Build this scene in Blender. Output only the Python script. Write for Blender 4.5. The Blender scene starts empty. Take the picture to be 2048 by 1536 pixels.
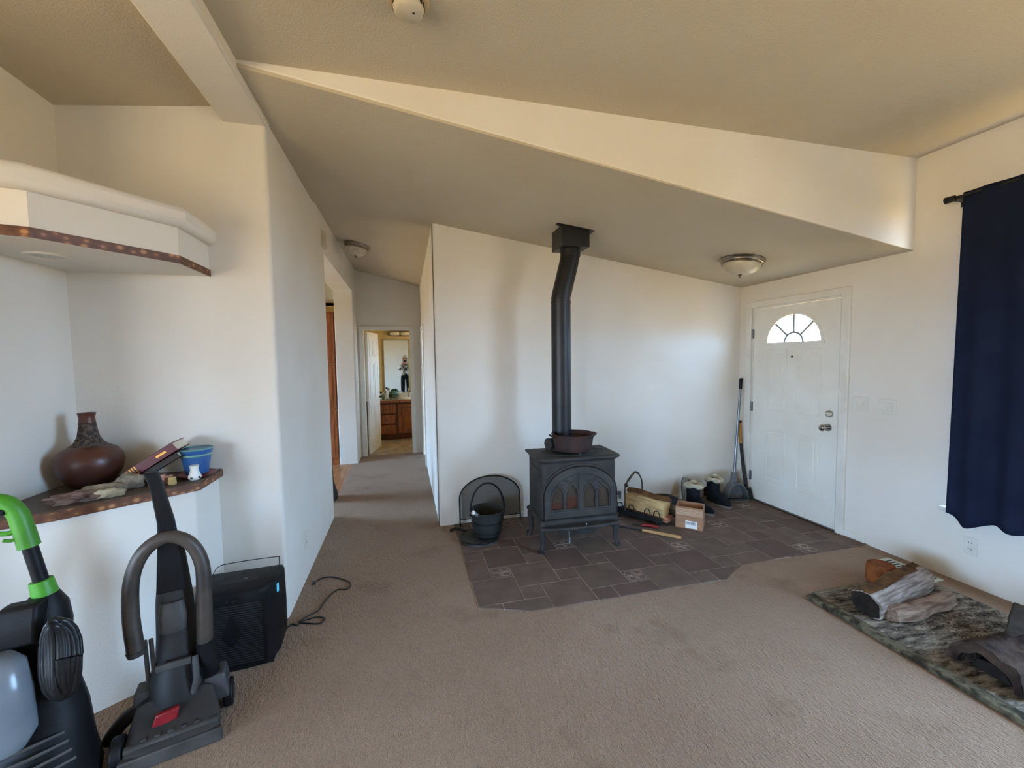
import bpy, bmesh, math, random
from mathutils import Vector, Matrix, noise as mnoise
from mathutils.geometry import tessellate_polygon

random.seed(7)
PI = math.pi
scene = bpy.context.scene
COL = scene.collection

# ------------------------------------------------------------------ camera
F_PX, YAW, PITCH, ROLL, EYE = 833.647, 14.399, 3.443, -0.81, 1.561
_y, _p, _r = (math.radians(a) for a in (YAW, PITCH, ROLL))
_fwd = Vector((math.sin(_y) * math.cos(_p), math.cos(_y) * math.cos(_p), -math.sin(_p)))
_right = Vector((math.cos(_y), -math.sin(_y), 0))
_up = _right.cross(_fwd)
_R = math.cos(_r) * _right + math.sin(_r) * _up
_U = -math.sin(_r) * _right + math.cos(_r) * _up
cam_data = bpy.data.cameras.new("camera")
cam_data.sensor_fit = 'HORIZONTAL'
cam_data.sensor_width = 36.0
cam_data.lens = 36.0 * F_PX / 2048.0
cam_data.clip_start = 0.02
cam = bpy.data.objects.new("camera", cam_data)
COL.objects.link(cam)
cam.matrix_world = Matrix(((_R.x, _U.x, -_fwd.x, 0), (_R.y, _U.y, -_fwd.y, 0), (_R.z, _U.z, -_fwd.z, EYE), (0, 0, 0, 1)))
scene.camera = cam

# ------------------------------------------------------------------ world: pale sky above, sunlit dry ground below the horizon
SKY, GROUND = 24.0, 7.6
world = bpy.data.worlds.new("daylight")
scene.world = world
world.use_nodes = True
wn = world.node_tree.nodes
wn.clear()
w_out = wn.new('ShaderNodeOutputWorld')
w_bg = wn.new('ShaderNodeBackground')
w_tc = wn.new('ShaderNodeTexCoord')
w_sep = wn.new('ShaderNodeSeparateXYZ')
w_ramp = wn.new('ShaderNodeValToRGB')
w_map = wn.new('ShaderNodeMapRange')
w_map.inputs['From Min'].default_value = -1
w_map.inputs['From Max'].default_value = 1
wl = world.node_tree.links
wl.new(w_tc.outputs['Generated'], w_sep.inputs[0])
wl.new(w_sep.outputs['Z'], w_map.inputs['Value'])
wl.new(w_map.outputs[0], w_ramp.inputs[0])
wl.new(w_ramp.outputs[0], w_bg.inputs['Color'])
wl.new(w_bg.outputs[0], w_out.inputs['Surface'])
el = w_ramp.color_ramp.elements
el[0].position = 0.485
el[0].color = (1.03 * GROUND, 0.77 * GROUND, 0.42 * GROUND, 1)
el[1].position = 0.505
el[1].color = (0.50 * SKY, 0.81 * SKY, 1.30 * SKY, 1)
w_bg.inputs['Strength'].default_value = 1.0

def portal(name, loc, rot, sx, sy):
    d = bpy.data.lights.new(name, 'AREA')
    d.shape = 'RECTANGLE'
    d.size, d.size_y = sx, sy
    o = bpy.data.objects.new(name, d)
    COL.objects.link(o)
    o.location, o.rotation_euler = loc, rot
    d.cycles.is_portal = True
    o["kind"] = "helper"
portal("daylight_portal", (3.80, 0.63, 1.555), (0, PI / 2, 0), 2.15, 2.7)
portal("daylight_portal", (-3.85, -2.80, 1.14), (PI / 2, 0, 0), 2.35, 2.15)
portal("daylight_portal", (-5.34, -0.45, 1.21), (0, -PI / 2, 0), 2.05, 3.35)
portal("daylight_portal", (-4.05, 5.65, 1.2), (0, -PI / 2, 0), 2.25, 1.35)
portal("daylight_portal", (1.65, 8.1, 1.65), (0, PI / 2, 0), 1.0, 1.1)

vs = scene.view_settings
vs.view_transform = 'Standard'
vs.look = 'None'
vs.exposure = 0.62
vs.gamma = 1.0
vs.use_curve_mapping = False

# ------------------------------------------------------------------ material helpers
def S(r, g, b):
    f = lambda c: (c / 255) / 12.92 if c <= 10 else ((c / 255 + 0.055) / 1.055) ** 2.4
    return (f(r), f(g), f(b), 1)

def M(name, col, rough=0.6, metal=0.0, col2=None, vscale=6.0, contrast=(0.35, 0.65), bump=0.0, bscale=80.0,
      stretch=(1, 1, 1), detail=4, spec=0.5, bdist=0.01, alpha=None, emit=None, trans=0.0, coat=0.0):
    m = bpy.data.materials.new(name)
    m.use_nodes = True
    n, l = m.node_tree.nodes, m.node_tree.links
    b = n['Principled BSDF']
    if rough >= 0.8:
        spec = min(spec, 0.12)
    b.inputs['Roughness'].default_value = rough
    b.inputs['Metallic'].default_value = metal
    b.inputs['Specular IOR Level'].default_value = spec
    b.inputs['Base Color'].default_value = col
    b.inputs['Coat Weight'].default_value = coat
    b.inputs['Transmission Weight'].default_value = trans
    if emit:
        b.inputs['Emission Color'].default_value = emit[0]
        b.inputs['Emission Strength'].default_value = emit[1]
    tc = mp = None
    if col2 or bump:
        tc = n.new('ShaderNodeTexCoord')
        mp = n.new('ShaderNodeMapping')
        mp.inputs['Scale'].default_value = stretch
        l.new(tc.outputs['Object'], mp.inputs[0])
    if col2:
        t = n.new('ShaderNodeTexNoise')
        t.inputs['Scale'].default_value = vscale
        t.inputs['Detail'].default_value = detail
        r = n.new('ShaderNodeValToRGB')
        r.color_ramp.elements[0].position, r.color_ramp.elements[1].position = contrast
        r.color_ramp.elements[0].color, r.color_ramp.elements[1].color = col, col2
        l.new(mp.outputs[0], t.inputs['Vector'])
        l.new(t.outputs['Fac'], r.inputs[0])
        l.new(r.outputs[0], b.inputs['Base Color'])
    if bump:
        t2 = n.new('ShaderNodeTexNoise')
        t2.inputs['Scale'].default_value = bscale
        t2.inputs['Detail'].default_value = 3
        bp = n.new('ShaderNodeBump')
        bp.inputs['Strength'].default_value = bump
        bp.inputs['Distance'].default_value = bdist
        l.new(mp.outputs[0], t2.inputs['Vector'])
        l.new(t2.outputs['Fac'], bp.inputs['Height'])
        l.new(bp.outputs[0], b.inputs['Normal'])
    return m

def clear_glass(name, tint=(0.95, 0.97, 0.96, 1), gloss=0.08):
    m = bpy.data.materials.new(name)
    m.use_nodes = True
    n, l = m.node_tree.nodes, m.node_tree.links
    n.clear()
    o = n.new('ShaderNodeOutputMaterial')
    a = n.new('ShaderNodeBsdfTransparent')
    a.inputs[0].default_value = tint
    g = n.new('ShaderNodeBsdfGlossy')
    g.inputs['Roughness'].default_value = 0.05
    mx = n.new('ShaderNodeMixShader')
    mx.inputs[0].default_value = gloss
    l.new(a.outputs[0], mx.inputs[1])
    l.new(g.outputs[0], mx.inputs[2])
    l.new(mx.outputs[0], o.inputs[0])
    return m

WALL = M("wall_paint", S(226, 220, 210), 0.75, col2=S(220, 212, 199), vscale=1.3, bump=0.25, bscale=140, bdist=0.004, spec=0.25)
CEIL = M("ceiling_paint", S(200, 188, 166), 0.85, col2=S(193, 180, 157), vscale=1.0, bump=0.45, bscale=110, bdist=0.006, spec=0.15)
TRIMW = M("trim_white", S(226, 222, 212), 0.45, col2=S(216, 210, 198), vscale=5, bump=0.05, bscale=60)
DOORW = M("door_white", S(229, 225, 214), 0.38, col2=S(222, 216, 203), vscale=3, bump=0.04, bscale=90)
BATHW = M("bath_wall_yellow", S(226, 200, 140), 0.7, col2=S(218, 190, 130), vscale=2, bump=0.1, bscale=120)
KITCHW = M("kitchen_wall_paint", S(196, 186, 158), 0.75, col2=S(188, 178, 150), vscale=2, bump=0.1, bscale=120)
OAK = M("oak", S(168, 98, 48), 0.42, col2=S(126, 66, 30), vscale=5, stretch=(7, 7, 0.7), bump=0.1, bscale=30, detail=6)
OAKFLOOR = M("wood_floor", S(176, 120, 74), 0.4, col2=S(140, 92, 56), vscale=4, stretch=(8, 0.8, 1), bump=0.05, bscale=30)
LINO = M("bath_linoleum", S(186, 172, 148), 0.4, col2=S(150, 132, 110), vscale=7, bump=0.03, bscale=40)
CHROME = M("chrome", S(190, 190, 188), 0.18, 1.0, col2=S(160, 160, 158), vscale=9)
NICKEL = M("brushed_nickel", S(150, 140, 128), 0.3, 1.0, col2=S(120, 112, 100), vscale=12)
BRONZE = M("dark_bronze", S(62, 50, 40), 0.35, 0.8, col2=S(90, 74, 58), vscale=9)
STEEL = M("grey_steel", S(130, 134, 138), 0.35, 0.9, col2=S(104, 108, 112), vscale=10)
IRON = M("cast_iron", S(46, 42, 40), 0.6, 0.1, spec=0.3, col2=S(58, 54, 52), vscale=9, bump=0.18, bscale=160, bdist=0.003)
IRONT = M("cast_iron_dusty", S(66, 62, 59), 0.65, 0.1, spec=0.3, col2=S(48, 46, 45), vscale=7, bump=0.15, bscale=160, bdist=0.003)
PIPEM = M("stove_pipe_black", S(26, 27, 31), 0.42, 0.3, col2=S(38, 38, 41), vscale=4, bump=0.03, bscale=60)
BLACKMETAL = M("black_metal", S(22, 22, 24), 0.45, 0.4, col2=S(34, 33, 33), vscale=14)
BLACKPLASTIC = M("black_plastic", S(14, 14, 16), 0.5, col2=S(24, 23, 25), vscale=8, bump=0.06, bscale=90, spec=0.2)
BLACKMATTE = M("black_matte", S(22, 21, 22), 0.7, col2=S(36, 34, 34), vscale=10, bump=0.1, bscale=120)
GLASS = clear_glass("window_glass")
SMOKEGLASS = clear_glass("smoked_stove_glass", (0.72, 0.70, 0.68, 1), 0.08)

# ------------------------------------------------------------------ mesh helpers
def smoothpath(pts, k=6):
    pts = [Vector(p) for p in pts]
    out = []
    for i in range(len(pts) - 1):
        p0, p1, p2, p3 = pts[max(i - 1, 0)], pts[i], pts[i + 1], pts[min(i + 2, len(pts) - 1)]
        for s in range(k):
            t = s / k
            out.append(0.5 * ((2 * p1) + (p2 - p0) * t + (2 * p0 - 5 * p1 + 4 * p2 - p3) * t * t + (3 * p1 - p0 - 3 * p2 + p3) * t ** 3))
    out.append(pts[-1])
    return out

class B:
    def __init__(self):
        self.bm = bmesh.new()
    def v(self, p):
        return self.bm.verts.new(p)
    def face(self, vs_):
        try:
            return self.bm.faces.new(vs_)
        except ValueError:
            return None
    def box(self, x0, x1, y0, y1, z0, z1, mat=None):
        c = [Vector((x, y, z)) for z in (z0, z1) for y in (y0, y1) for x in (x0, x1)]
        if mat:
            c = [mat @ p for p in c]
        v = [self.v(p) for p in c]
        for f in ((0, 2, 3, 1), (4, 5, 7, 6), (0, 1, 5, 4), (2, 6, 7, 3), (0, 4, 6, 2), (1, 3, 7, 5)):
            self.face([v[i] for i in f])
        return self
    def frustum(self, c0, s0, c1, s1):
        """tapered box between two rectangles (centre, half size xy) at different z"""
        a = [self.v((c0[0] + sx * s0[0], c0[1] + sy * s0[1], c0[2])) for sx, sy in ((-1, -1), (1, -1), (1, 1), (-1, 1))]
        b = [self.v((c1[0] + sx * s1[0], c1[1] + sy * s1[1], c1[2])) for sx, sy in ((-1, -1), (1, -1), (1, 1), (-1, 1))]
        self.face(a[::-1]); self.face(b)
        for i in range(4):
            self.face([a[i], a[(i + 1) % 4], b[(i + 1) % 4], b[i]])
        return self
    def loft(self, rings, cap=True, closed=True):
        rr = [[self.v(p) for p in r] for r in rings]
        n = len(rr[0])
        for a, b in zip(rr, rr[1:]):
            for i in range(n if closed else n - 1):
                j = (i + 1) % n
                self.face([a[i], a[j], b[j], b[i]])
        if cap and closed:
            self.face(rr[0][::-1]); self.face(rr[-1])
        return self
    def cyl(self, p0, p1, r0, r1=None, n=16):
        p0, p1 = Vector(p0), Vector(p1)
        r1 = r0 if r1 is None else r1
        d = (p1 - p0).normalized()
        a = d.orthogonal().normalized(); b = d.cross(a)
        ring = lambda c, r: [c + r * (math.cos(2 * PI * i / n) * a + math.sin(2 * PI * i / n) * b) for i in range(n)]
        return self.loft([ring(p0, r0), ring(p1, r1)])
    def tube(self, pts, r, n=8, k=6, smooth=True, flat=1.0):
        P = smoothpath(pts, k) if smooth and len(pts) > 2 else [Vector(p) for p in pts]
        m = len(P)
        rs = r if callable(r) else (lambda t: r)
        d = (P[1] - P[0]).normalized()
        a = d.orthogonal().normalized()
        rings = []
        for i, p in enumerate(P):
            d2 = (P[min(i + 1, m - 1)] - P[max(i - 1, 0)])
            if d2.length < 1e-9:
                d2 = d
            d2.normalize()
            a = (a - a.dot(d2) * d2)
            if a.length < 1e-6:
                a = d2.orthogonal()
            a.normalize()
            b = d2.cross(a)
            R_ = rs(i / (m - 1))
            rings.append([p + R_ * (math.cos(2 * PI * q / n) * a + flat * math.sin(2 * PI * q / n) * b) for q in range(n)])
        return self.loft(rings)
    def lathe(self, prof, n=28, c=(0, 0, 0), sx=1.0, sy=1.0):
        rings = [[(c[0] + sx * r * math.cos(2 * PI * i / n), c[1] + sy * r * math.sin(2 * PI * i / n), c[2] + z) for i in range(n)] for r, z in prof]
        return self.loft(rings)
    def prism(self, poly, z0, z1, axis='z'):
        def mp(u, w, t):
            return {'z': (u, w, t), 'y': (u, t, w), 'x': (t, u, w)}[axis]
        a = [self.v(mp(u, w, z0)) for u, w in poly]
        b = [self.v(mp(u, w, z1)) for u, w in poly]
        self.face(a[::-1]); self.face(b)
        n = len(poly)
        for i in range(n):
            self.face([a[i], a[(i + 1) % n], b[(i + 1) % n], b[i]])
        return self
    def holed(self, outer, hole, t0, t1, axis):
        """plate with one or several holes, extruded along axis"""
        holes = hole if isinstance(hole[0], list) else [list(hole)]
        def mp(u, w, t):
            return {'z': (u, w, t), 'y': (u, t, w), 'x': (t, u, w)}[axis]
        loops = [list(outer)] + holes
        pts = [p for L_ in loops for p in L_]
        tris = tessellate_polygon([[Vector((p[0], p[1], 0)) for p in L_] for L_ in loops])
        a = [self.v(mp(u, w, t0)) for u, w in pts]
        b = [self.v(mp(u, w, t1)) for u, w in pts]
        for t in tris:
            self.face([a[i] for i in t]); self.face([b[i] for i in reversed(t)])
        off = 0
        for loop in loops:
            n = len(loop)
            for i in range(n):
                j = (i + 1) % n
                self.face([a[off + i], a[off + j], b[off + j], b[off + i]])
            off += n
        return self
    def ring(self, inner, outer, t0, t1, axis='y', closed=True):
        """frame between two matching outlines"""
        def mp(p, t):
            return {'z': (p[0], p[1], t), 'y': (p[0], t, p[1]), 'x': (t, p[0], p[1])}[axis]
        q = [[self.v(mp(p, t)) for p in L] for L, t in ((inner, t0), (outer, t0), (outer, t1), (inner, t1))]
        n = len(inner)
        for i in range(n if closed else n - 1):
            j = (i + 1) % n
            for s in range(4):
                A_, B_ = q[s], q[(s + 1) % 4]
                self.face([A_[i], A_[j], B_[j], B_[i]])
        if not closed:
            self.face([q[s][0] for s in range(4)]); self.face([q[s][-1] for s in (3, 2, 1, 0)])
        return self
    def lump(self, c, s, seed=0, amp=0.2, freq=1.6, sub=3, rot=None):
        r = bmesh.ops.create_icosphere(self.bm, subdivisions=sub, radius=1.0)
        off = Vector((seed * 7.3, seed * 3.1, seed * 1.7))
        for v in r['verts']:
            k = 1 + amp * mnoise.noise(v.co * freq + off) + 0.4 * amp * mnoise.noise(v.co * freq * 3 + off)
            p = Vector((v.co.x * s[0] * k, v.co.y * s[1] * k, v.co.z * s[2] * k))
            if rot:
                p = rot @ p
            v.co = p + Vector(c)
        return self
    def build(self, name, mat, parent=None, smooth=35, bevel=0.0, seg=2, loc=None, rz=0.0, solid=0.0):
        bm = self.bm
        bmesh.ops.recalc_face_normals(bm, faces=bm.faces)
        me = bpy.data.meshes.new(name)
        bm.to_mesh(me)
        bm.free()
        if smooth:
            for p in me.polygons:
                p.use_smooth = True
            me.set_sharp_from_angle(angle=math.radians(smooth))
        me.materials.append(mat)
        o = bpy.data.objects.new(name, me)
        COL.objects.link(o)
        if parent:
            o.parent = parent
        if loc:
            o.location = loc
        if rz:
            o.rotation_euler = (0, 0, rz)
        if solid:
            md = o.modifiers.new("thickness", 'SOLIDIFY')
            md.thickness = solid
            md.offset = 0
        if bevel:
            md = o.modifiers.new("edge", 'BEVEL')
            md.width = bevel
            md.segments = seg
            md.limit_method = 'ANGLE'
            md.angle_limit = math.radians(40)
            md.harden_normals = False
        return o

def tag(o, label, cat, group=None, kind=None):
    o["label"] = label
    o["category"] = cat
    if group:
        o["group"] = group
    if kind:
        o["kind"] = kind
    return o

def thing(name, label, cat, loc=(0, 0, 0), rz=0.0, group=None):
    o = bpy.data.objects.new(name, None)
    COL.objects.link(o)
    o.empty_display_size = 0.1
    o.location = loc
    o.rotation_euler = (0, 0, rz)
    return tag(o, label, cat, group)

def struct(o, label=None):
    o["kind"] = "structure"
    if label:
        o["label"] = label
    return o

def sroot(name, label=None, loc=(0, 0, 0)):
    o = bpy.data.objects.new(name, None)
    COL.objects.link(o)
    o.location = loc
    return struct(o, label)

# ------------------------------------------------------------------ room dimensions (metres)
XD, YS, XL, XR = 3.63, 3.886, -0.727, 0.277
YW, ZD, ZC = 2.273, 2.311, 2.965
YN = 2.72
YB = -2.6
XFAR = -5.2
YE = 7.15
lowz = lambda x: 2.845 - 0.147 * x

# ---- carpet
def carpet_material():
    m = bpy.data.materials.new("beige_carpet")
    m.use_nodes = True
    n, l = m.node_tree.nodes, m.node_tree.links
    b = n['Principled BSDF']
    b.inputs['Roughness'].default_value = 0.95
    b.inputs['Specular IOR Level'].default_value = 0.05
    b.inputs['Sheen Weight'].default_value = 0.15
    tc = n.new('ShaderNodeTexCoord')
    def noise(scale, detail=4, rough=0.5, vec=None):
        t = n.new('ShaderNodeTexNoise')
        t.inputs['Scale'].default_value = scale
        t.inputs['Detail'].default_value = detail
        t.inputs['Roughness'].default_value = rough
        l.new(vec or tc.outputs['Object'], t.inputs['Vector'])
        return t
    def ramp(src, a, b_, ca, cb):
        r = n.new('ShaderNodeValToRGB')
        r.color_ramp.elements[0].position, r.color_ramp.elements[1].position = a, b_
        r.color_ramp.elements[0].color, r.color_ramp.elements[1].color = ca, cb
        l.new(src, r.inputs[0])
        return r
    def mul(a, b_):
        x = n.new('ShaderNodeMix')
        x.data_type = 'RGBA'
        x.blend_type = 'MULTIPLY'
        x.inputs[0].default_value = 1.0
        l.new(a, x.inputs[6]); l.new(b_, x.inputs[7])
        return x.outputs[2]
    base = ramp(noise(1.1, 5).outputs['Fac'], 0.3, 0.7, S(164, 134, 110), S(180, 152, 127))
    fleck = ramp(noise(260, 2).outputs['Fac'], 0.3, 0.7, (0.58, 0.57, 0.56, 1), (1.08, 1.08, 1.08, 1))
    stain = ramp(noise(2.3, 6, 0.6).outputs['Fac'], 0.57, 0.72, (1, 1, 1, 1), (0.74, 0.68, 0.62, 1))
    spots = ramp(noise(9.0, 2).outputs['Fac'], 0.74, 0.80, (1, 1, 1, 1), (0.55, 0.50, 0.45, 1))
    c = mul(mul(mul(base.outputs[0], fleck.outputs[0]), stain.outputs[0]), spots.outputs[0])
    l.new(c, b.inputs['Base Color'])
    mp = n.new('ShaderNodeMapping')
    mp.inputs['Rotation'].default_value = (0, 0, 0.6)
    mp.inputs['Scale'].default_value = (1.0, 0.42, 1)
    l.new(tc.outputs['Object'], mp.inputs[0])
    h1 = noise(75, 3, 0.6, mp.outputs[0])
    bp = n.new('ShaderNodeBump')
    bp.inputs['Strength'].default_value = 0.9
    bp.inputs['Distance'].default_value = 0.03
    l.new(h1.outputs['Fac'], bp.inputs['Height'])
    bp2 = n.new('ShaderNodeBump')
    bp2.inputs['Strength'].default_value = 0.6
    bp2.inputs['Distance'].default_value = 0.006
    l.new(noise(320, 2).outputs['Fac'], bp2.inputs['Height'])
    l.new(bp.outputs[0], bp2.inputs['Normal'])
    l.new(bp2.outputs[0], b.inputs['Normal'])
    return m
CARPET = carpet_material()

# carpet leaves out the tiled hearth
HEARTH = [(0.408, 3.90), (0.408, 2.51), (0.713, 2.385), (2.137, 2.370), (2.395, 2.510), (3.64, 2.50), (3.64, 3.90)]
b = B()
b.box(XFAR, XD, YB, 2.37, -0.06, 0)
b.prism([(XFAR, 2.37), (2.137, 2.37), (0.713, 2.385), (0.408, 2.51), (0.408, 3.95), (XFAR, 3.95)], -0.06, 0)
b.prism([(2.137, 2.37), (XD, 2.37), (XD, 2.50), (2.395, 2.51)], -0.06, 0)
b.box(-0.80, 0.41, 3.95, 7.2, -0.06, 0)
struct(b.build("floor", CARPET, smooth=0), "worn beige carpet with stains")
struct(B().box(-4.0, -0.80, 3.95, 7.5, -0.06, -0.002).build("floor_kitchen", OAKFLOOR, smooth=0))
struct(B().box(-1.4, 1.6, 7.2, 9.1, -0.06, 0.001).build("floor_bathroom", LINO, smooth=0))

# ---- tiled hearth: pinwheel of 30 cm and 15 cm slate-brown tiles, some small ones with an embossed inlay
GROUT = M("grout", S(176, 160, 146), 0.9, col2=S(128, 114, 104), vscale=6, bump=0.2, bscale=120)
TILES = [M("slate_tile_a", S(98, 82, 74), 0.78, spec=0.2, col2=S(112, 94, 85), vscale=7, bump=0.2, bscale=50, bdist=0.004),
         M("slate_tile_b", S(95, 81, 73), 0.78, spec=0.2, col2=S(108, 92, 82), vscale=7, bump=0.2, bscale=50, bdist=0.004),
         M("slate_tile_c", S(101, 83, 76), 0.78, spec=0.2, col2=S(92, 76, 69), vscale=6, bump=0.2, bscale=50, bdist=0.004)]
hearth = struct(B().prism(HEARTH, -0.06, 0.0046).build("floor_hearth", GROUT, smooth=0), "dark slate-brown tiled stove hearth")

def clip(poly, x0, x1, y0, y1):
    for ax, lim, sg in ((0, x0, 1), (0, x1, -1), (1, y0, 1), (1, y1, -1)):
        out = []
        for i, p in enumerate(poly):
            q = poly[(i + 1) % len(poly)]
            a, c = sg * (p[ax] - lim), sg * (q[ax] - lim)
            if a >= 0:
                out.append(p)
            if a * c < 0:
                t = a / (a - c)
                out.append((p[0] + t * (q[0] - p[0]), p[1] + t * (q[1] - p[1])))
        poly = out
        if len(poly) < 3:
            return []
    return poly

U0, X0, Y0, G = 0.1525, 0.408, 2.510, 0.0026
def tile(i, j, n, inlay):
    poly = clip(HEARTH, X0 + i * U0 + G, X0 + (i + n) * U0 - G, Y0 + j * U0 + G, Y0 + (j + n) * U0 - G)
    if len(poly) < 3:
        return
    area = abs(sum(p[0] * q[1] - q[0] * p[1] for p, q in zip(poly, poly[1:] + poly[:1]))) / 2
    if area < 0.0006:
        return
    m = TILES[random.randrange(3)]
    lift = 0.0060 + random.uniform(-0.0004, 0.0006)
    t = B().prism(poly, -0.01, lift).build("tile", m, hearth, bevel=0.0012, seg=1)
    if inlay and area > 0.02:
        cx, cy = X0 + (i + 0.5) * U0, Y0 + (j + 0.5) * U0
        k = B()
        k.box(cx - 0.07, cx + 0.07, cy - 0.0022, cy + 0.0022, lift - 0.002, lift + 0.0012)
        k.box(cx - 0.0022, cx + 0.0022, cy - 0.07, cy + 0.07, lift - 0.002, lift + 0.0012)
        for sx in (-1, 1):
            for sy in (-1, 1):
                c = (cx + sx * 0.036, cy + sy * 0.036, lift)
                circ = [(c[0] + 0.026 * math.cos(a * PI / 10), c[1] + 0.026 * math.sin(a * PI / 10)) for a in range(20)]
                circ2 = [(c[0] + 0.030 * math.cos(a * PI / 10), c[1] + 0.030 * math.sin(a * PI / 10)) for a in range(20)]
                k.ring(circ, circ2, lift - 0.001, lift + 0.001, axis='z')
        k.build("inlay", GROUT, t)
for a in range(-12, 16):
    for c in range(-14, 16):
        i, j = 2 * a + c, a - 2 * c
        if -2 <= i <= 23 and -3 <= j <= 10:
            tile(i, j, 2, False)
            di, dj = i + 2 - 1, j - 2
            s1, s2 = 2 * di - 4 * dj, 2 * di + 6 * dj
            tile(i + 2, j, 1, s1 % 20 == 0 and s2 % 20 == 0)

# ---- ceilings
struct(B().box(XL, XD + 0.1, YB - 0.1, YW, ZC, ZC + 0.12).build("ceiling", CEIL, smooth=0), "flat textured ceiling")
# lower sloping ceiling over hall and entry, slightly steeper at the far end of the hall
b = B()
def slab(b, q, t=0.12):
    lo = [b.v(p) for p in q]
    hi = [b.v((p[0], p[1], max(p[2] + t, 3.2))) for p in q]
    b.face(lo); b.face(hi[::-1])
    for i in range(4):
        b.face([lo[i], lo[(i + 1) % 4], hi[(i + 1) % 4], hi[i]])
slab(b, [(XL - 0.2, YW, ZC), (XD + 0.1, YW, lowz(XD + 0.1)), (XD + 0.1, YS + 0.1, lowz(XD + 0.1)), (XL - 0.2, YS + 0.1, ZC)])
slab(b, [(XL - 0.2, YS + 0.1, lowz(XL - 0.2) + 0.02), (XR + 0.15, YS + 0.1, lowz(XR + 0.15)), (XR + 0.15, YE + 0.1, 2.745), (XL - 0.2, YE + 0.1, 3.06)])
o = b.build("ceiling_slope", CEIL, smooth=0)
struct(o, "sloping lower ceiling over the entry and hall")
# vertical wedge between the flat ceiling and the slope
b = B()
b.prism([(-0.80, ZC + 0.02), (-0.80, lowz(-0.80)), (XD + 0.05, lowz(XD + 0.05)), (XD + 0.05, ZC + 0.02)], YW - 0.004, YW + 0.1, 'y')
struct(b.build("wall_wedge", WALL, smooth=0, bevel=0.02, seg=4), "triangular drop between the two ceilings")
# far half of the house: ceiling falling away from the beam, and the beam itself
b = B()
zl = lambda x: 2.979 + 0.121 * (x + 0.949)
slab(b, [(XFAR - 0.1, YB - 0.1, zl(XFAR - 0.1)), (-0.9, YB - 0.1, zl(-0.9)), (-0.9, YN + 0.1, zl(-0.9)), (XFAR - 0.1, YN + 0.1, zl(XFAR - 0.1))])
struct(b.build("ceiling_far_half", CEIL, smooth=0))
struct(B().box(-0.945, XL + 0.01, YB - 0.1, YN + 0.05, 2.90, 3.1).build("trim_1", WALL, smooth=40, bevel=0.012, seg=3), "painted ceiling beam along the ridge")

# ---- walls
def wall(name, boxes, mat=WALL, label=None, bevel=0.0):
    b = B()
    for q in boxes:
        b.box(*q)
    return struct(b.build(name, mat, smooth=40 if bevel else 0, bevel=bevel, seg=4), label)
T = 3.15
W1 = (-0.70, 1.96, 0.50, 2.61)          # window in the right wall: y0 y1 z0 z1
D1 = (2.755, 3.722, 2.072)              # front door opening
x0, x1 = XD, XD + 0.15
wall("wall_right", [(x0, x1, YB - 0.15, W1[0], -0.06, T), (x0, x1, W1[0], W1[1], -0.06, W1[2]), (x0, x1, W1[0], W1[1], W1[3], T),
                    (x0, x1, W1[1], D1[0], -0.06, T), (x0, x1, D1[0], D1[1], D1[2], T), (x0, x1, D1[1], YS + 0.15, -0.06, T)], label="off-white wall with the front door")
wall("wall_back", [(XR, XD + 0.02, YS, YS + 0.13, -0.06, T)], label="off-white wall behind the stove", bevel=0.022)
wall("wall_hall_right", [(XR, XR + 0.12, YS + 0.02, 6.20, -0.06, T), (XR, XR + 0.12, 6.20, 7.0, 2.05, T), (XR, XR + 0.12, 7.0, YE + 0.12, -0.06, T)])
struct(B().prism([(XFAR, YN), (XL, YN), (XL, 4.433), (XL - 0.13, 4.433), (XL - 0.13, YN + 0.12), (XFAR, YN + 0.12)], -0.06, T).build("wall_niche", WALL, smooth=40, bevel=0.022, seg=4), "off-white wall with the niche, turning the corner into the hall")
wall("wall_hall_header", [(XL - 0.26, XL, 4.40, 6.72, 2.60, T)])
wall("wall_hall_stub", [(-0.99, XL, 6.69, YE + 0.1, -0.06, T)], bevel=0.012)
wall("wall_left", [(-1.84, -1.70, 1.86, YN + 0.02, -0.06, T)], label="short off-white wall beside the niche", bevel=0.015)
W2 = (-5.0, -2.7, 0.08, 2.20)
wall("wall_rear", [(XFAR - 0.1, W2[0], YB - 0.15, YB, -0.06, T), (W2[0], W2[1], YB - 0.15, YB, -0.06, W2[2]), (W2[0], W2[1], YB - 0.15, YB, W2[3], T),
                   (W2[1], XD + 0.15, YB - 0.15, YB, -0.06, T)])
W5 = (-2.1, 1.2, 0.20, 2.22)
wall("wall_far_left", [(XFAR - 0.12, XFAR, YB - 0.15, W5[0], -0.06, T), (XFAR - 0.12, XFAR, W5[1], YN + 0.12, -0.06, T), (XFAR - 0.12, XFAR, W5[0], W5[1], -0.06, W5[2]), (XFAR - 0.12, XFAR, W5[0], W5[1], W5[3], T)])
# hall end wall with the bathroom doorway
wall("wall_hall_end", [(-1.0, -0.63, YE, YE + 0.11, -0.06, T), (-0.63, 0.09, YE, YE + 0.11, 2.06, T), (0.09, 0.42, YE, YE + 0.11, -0.06, T)])
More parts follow.
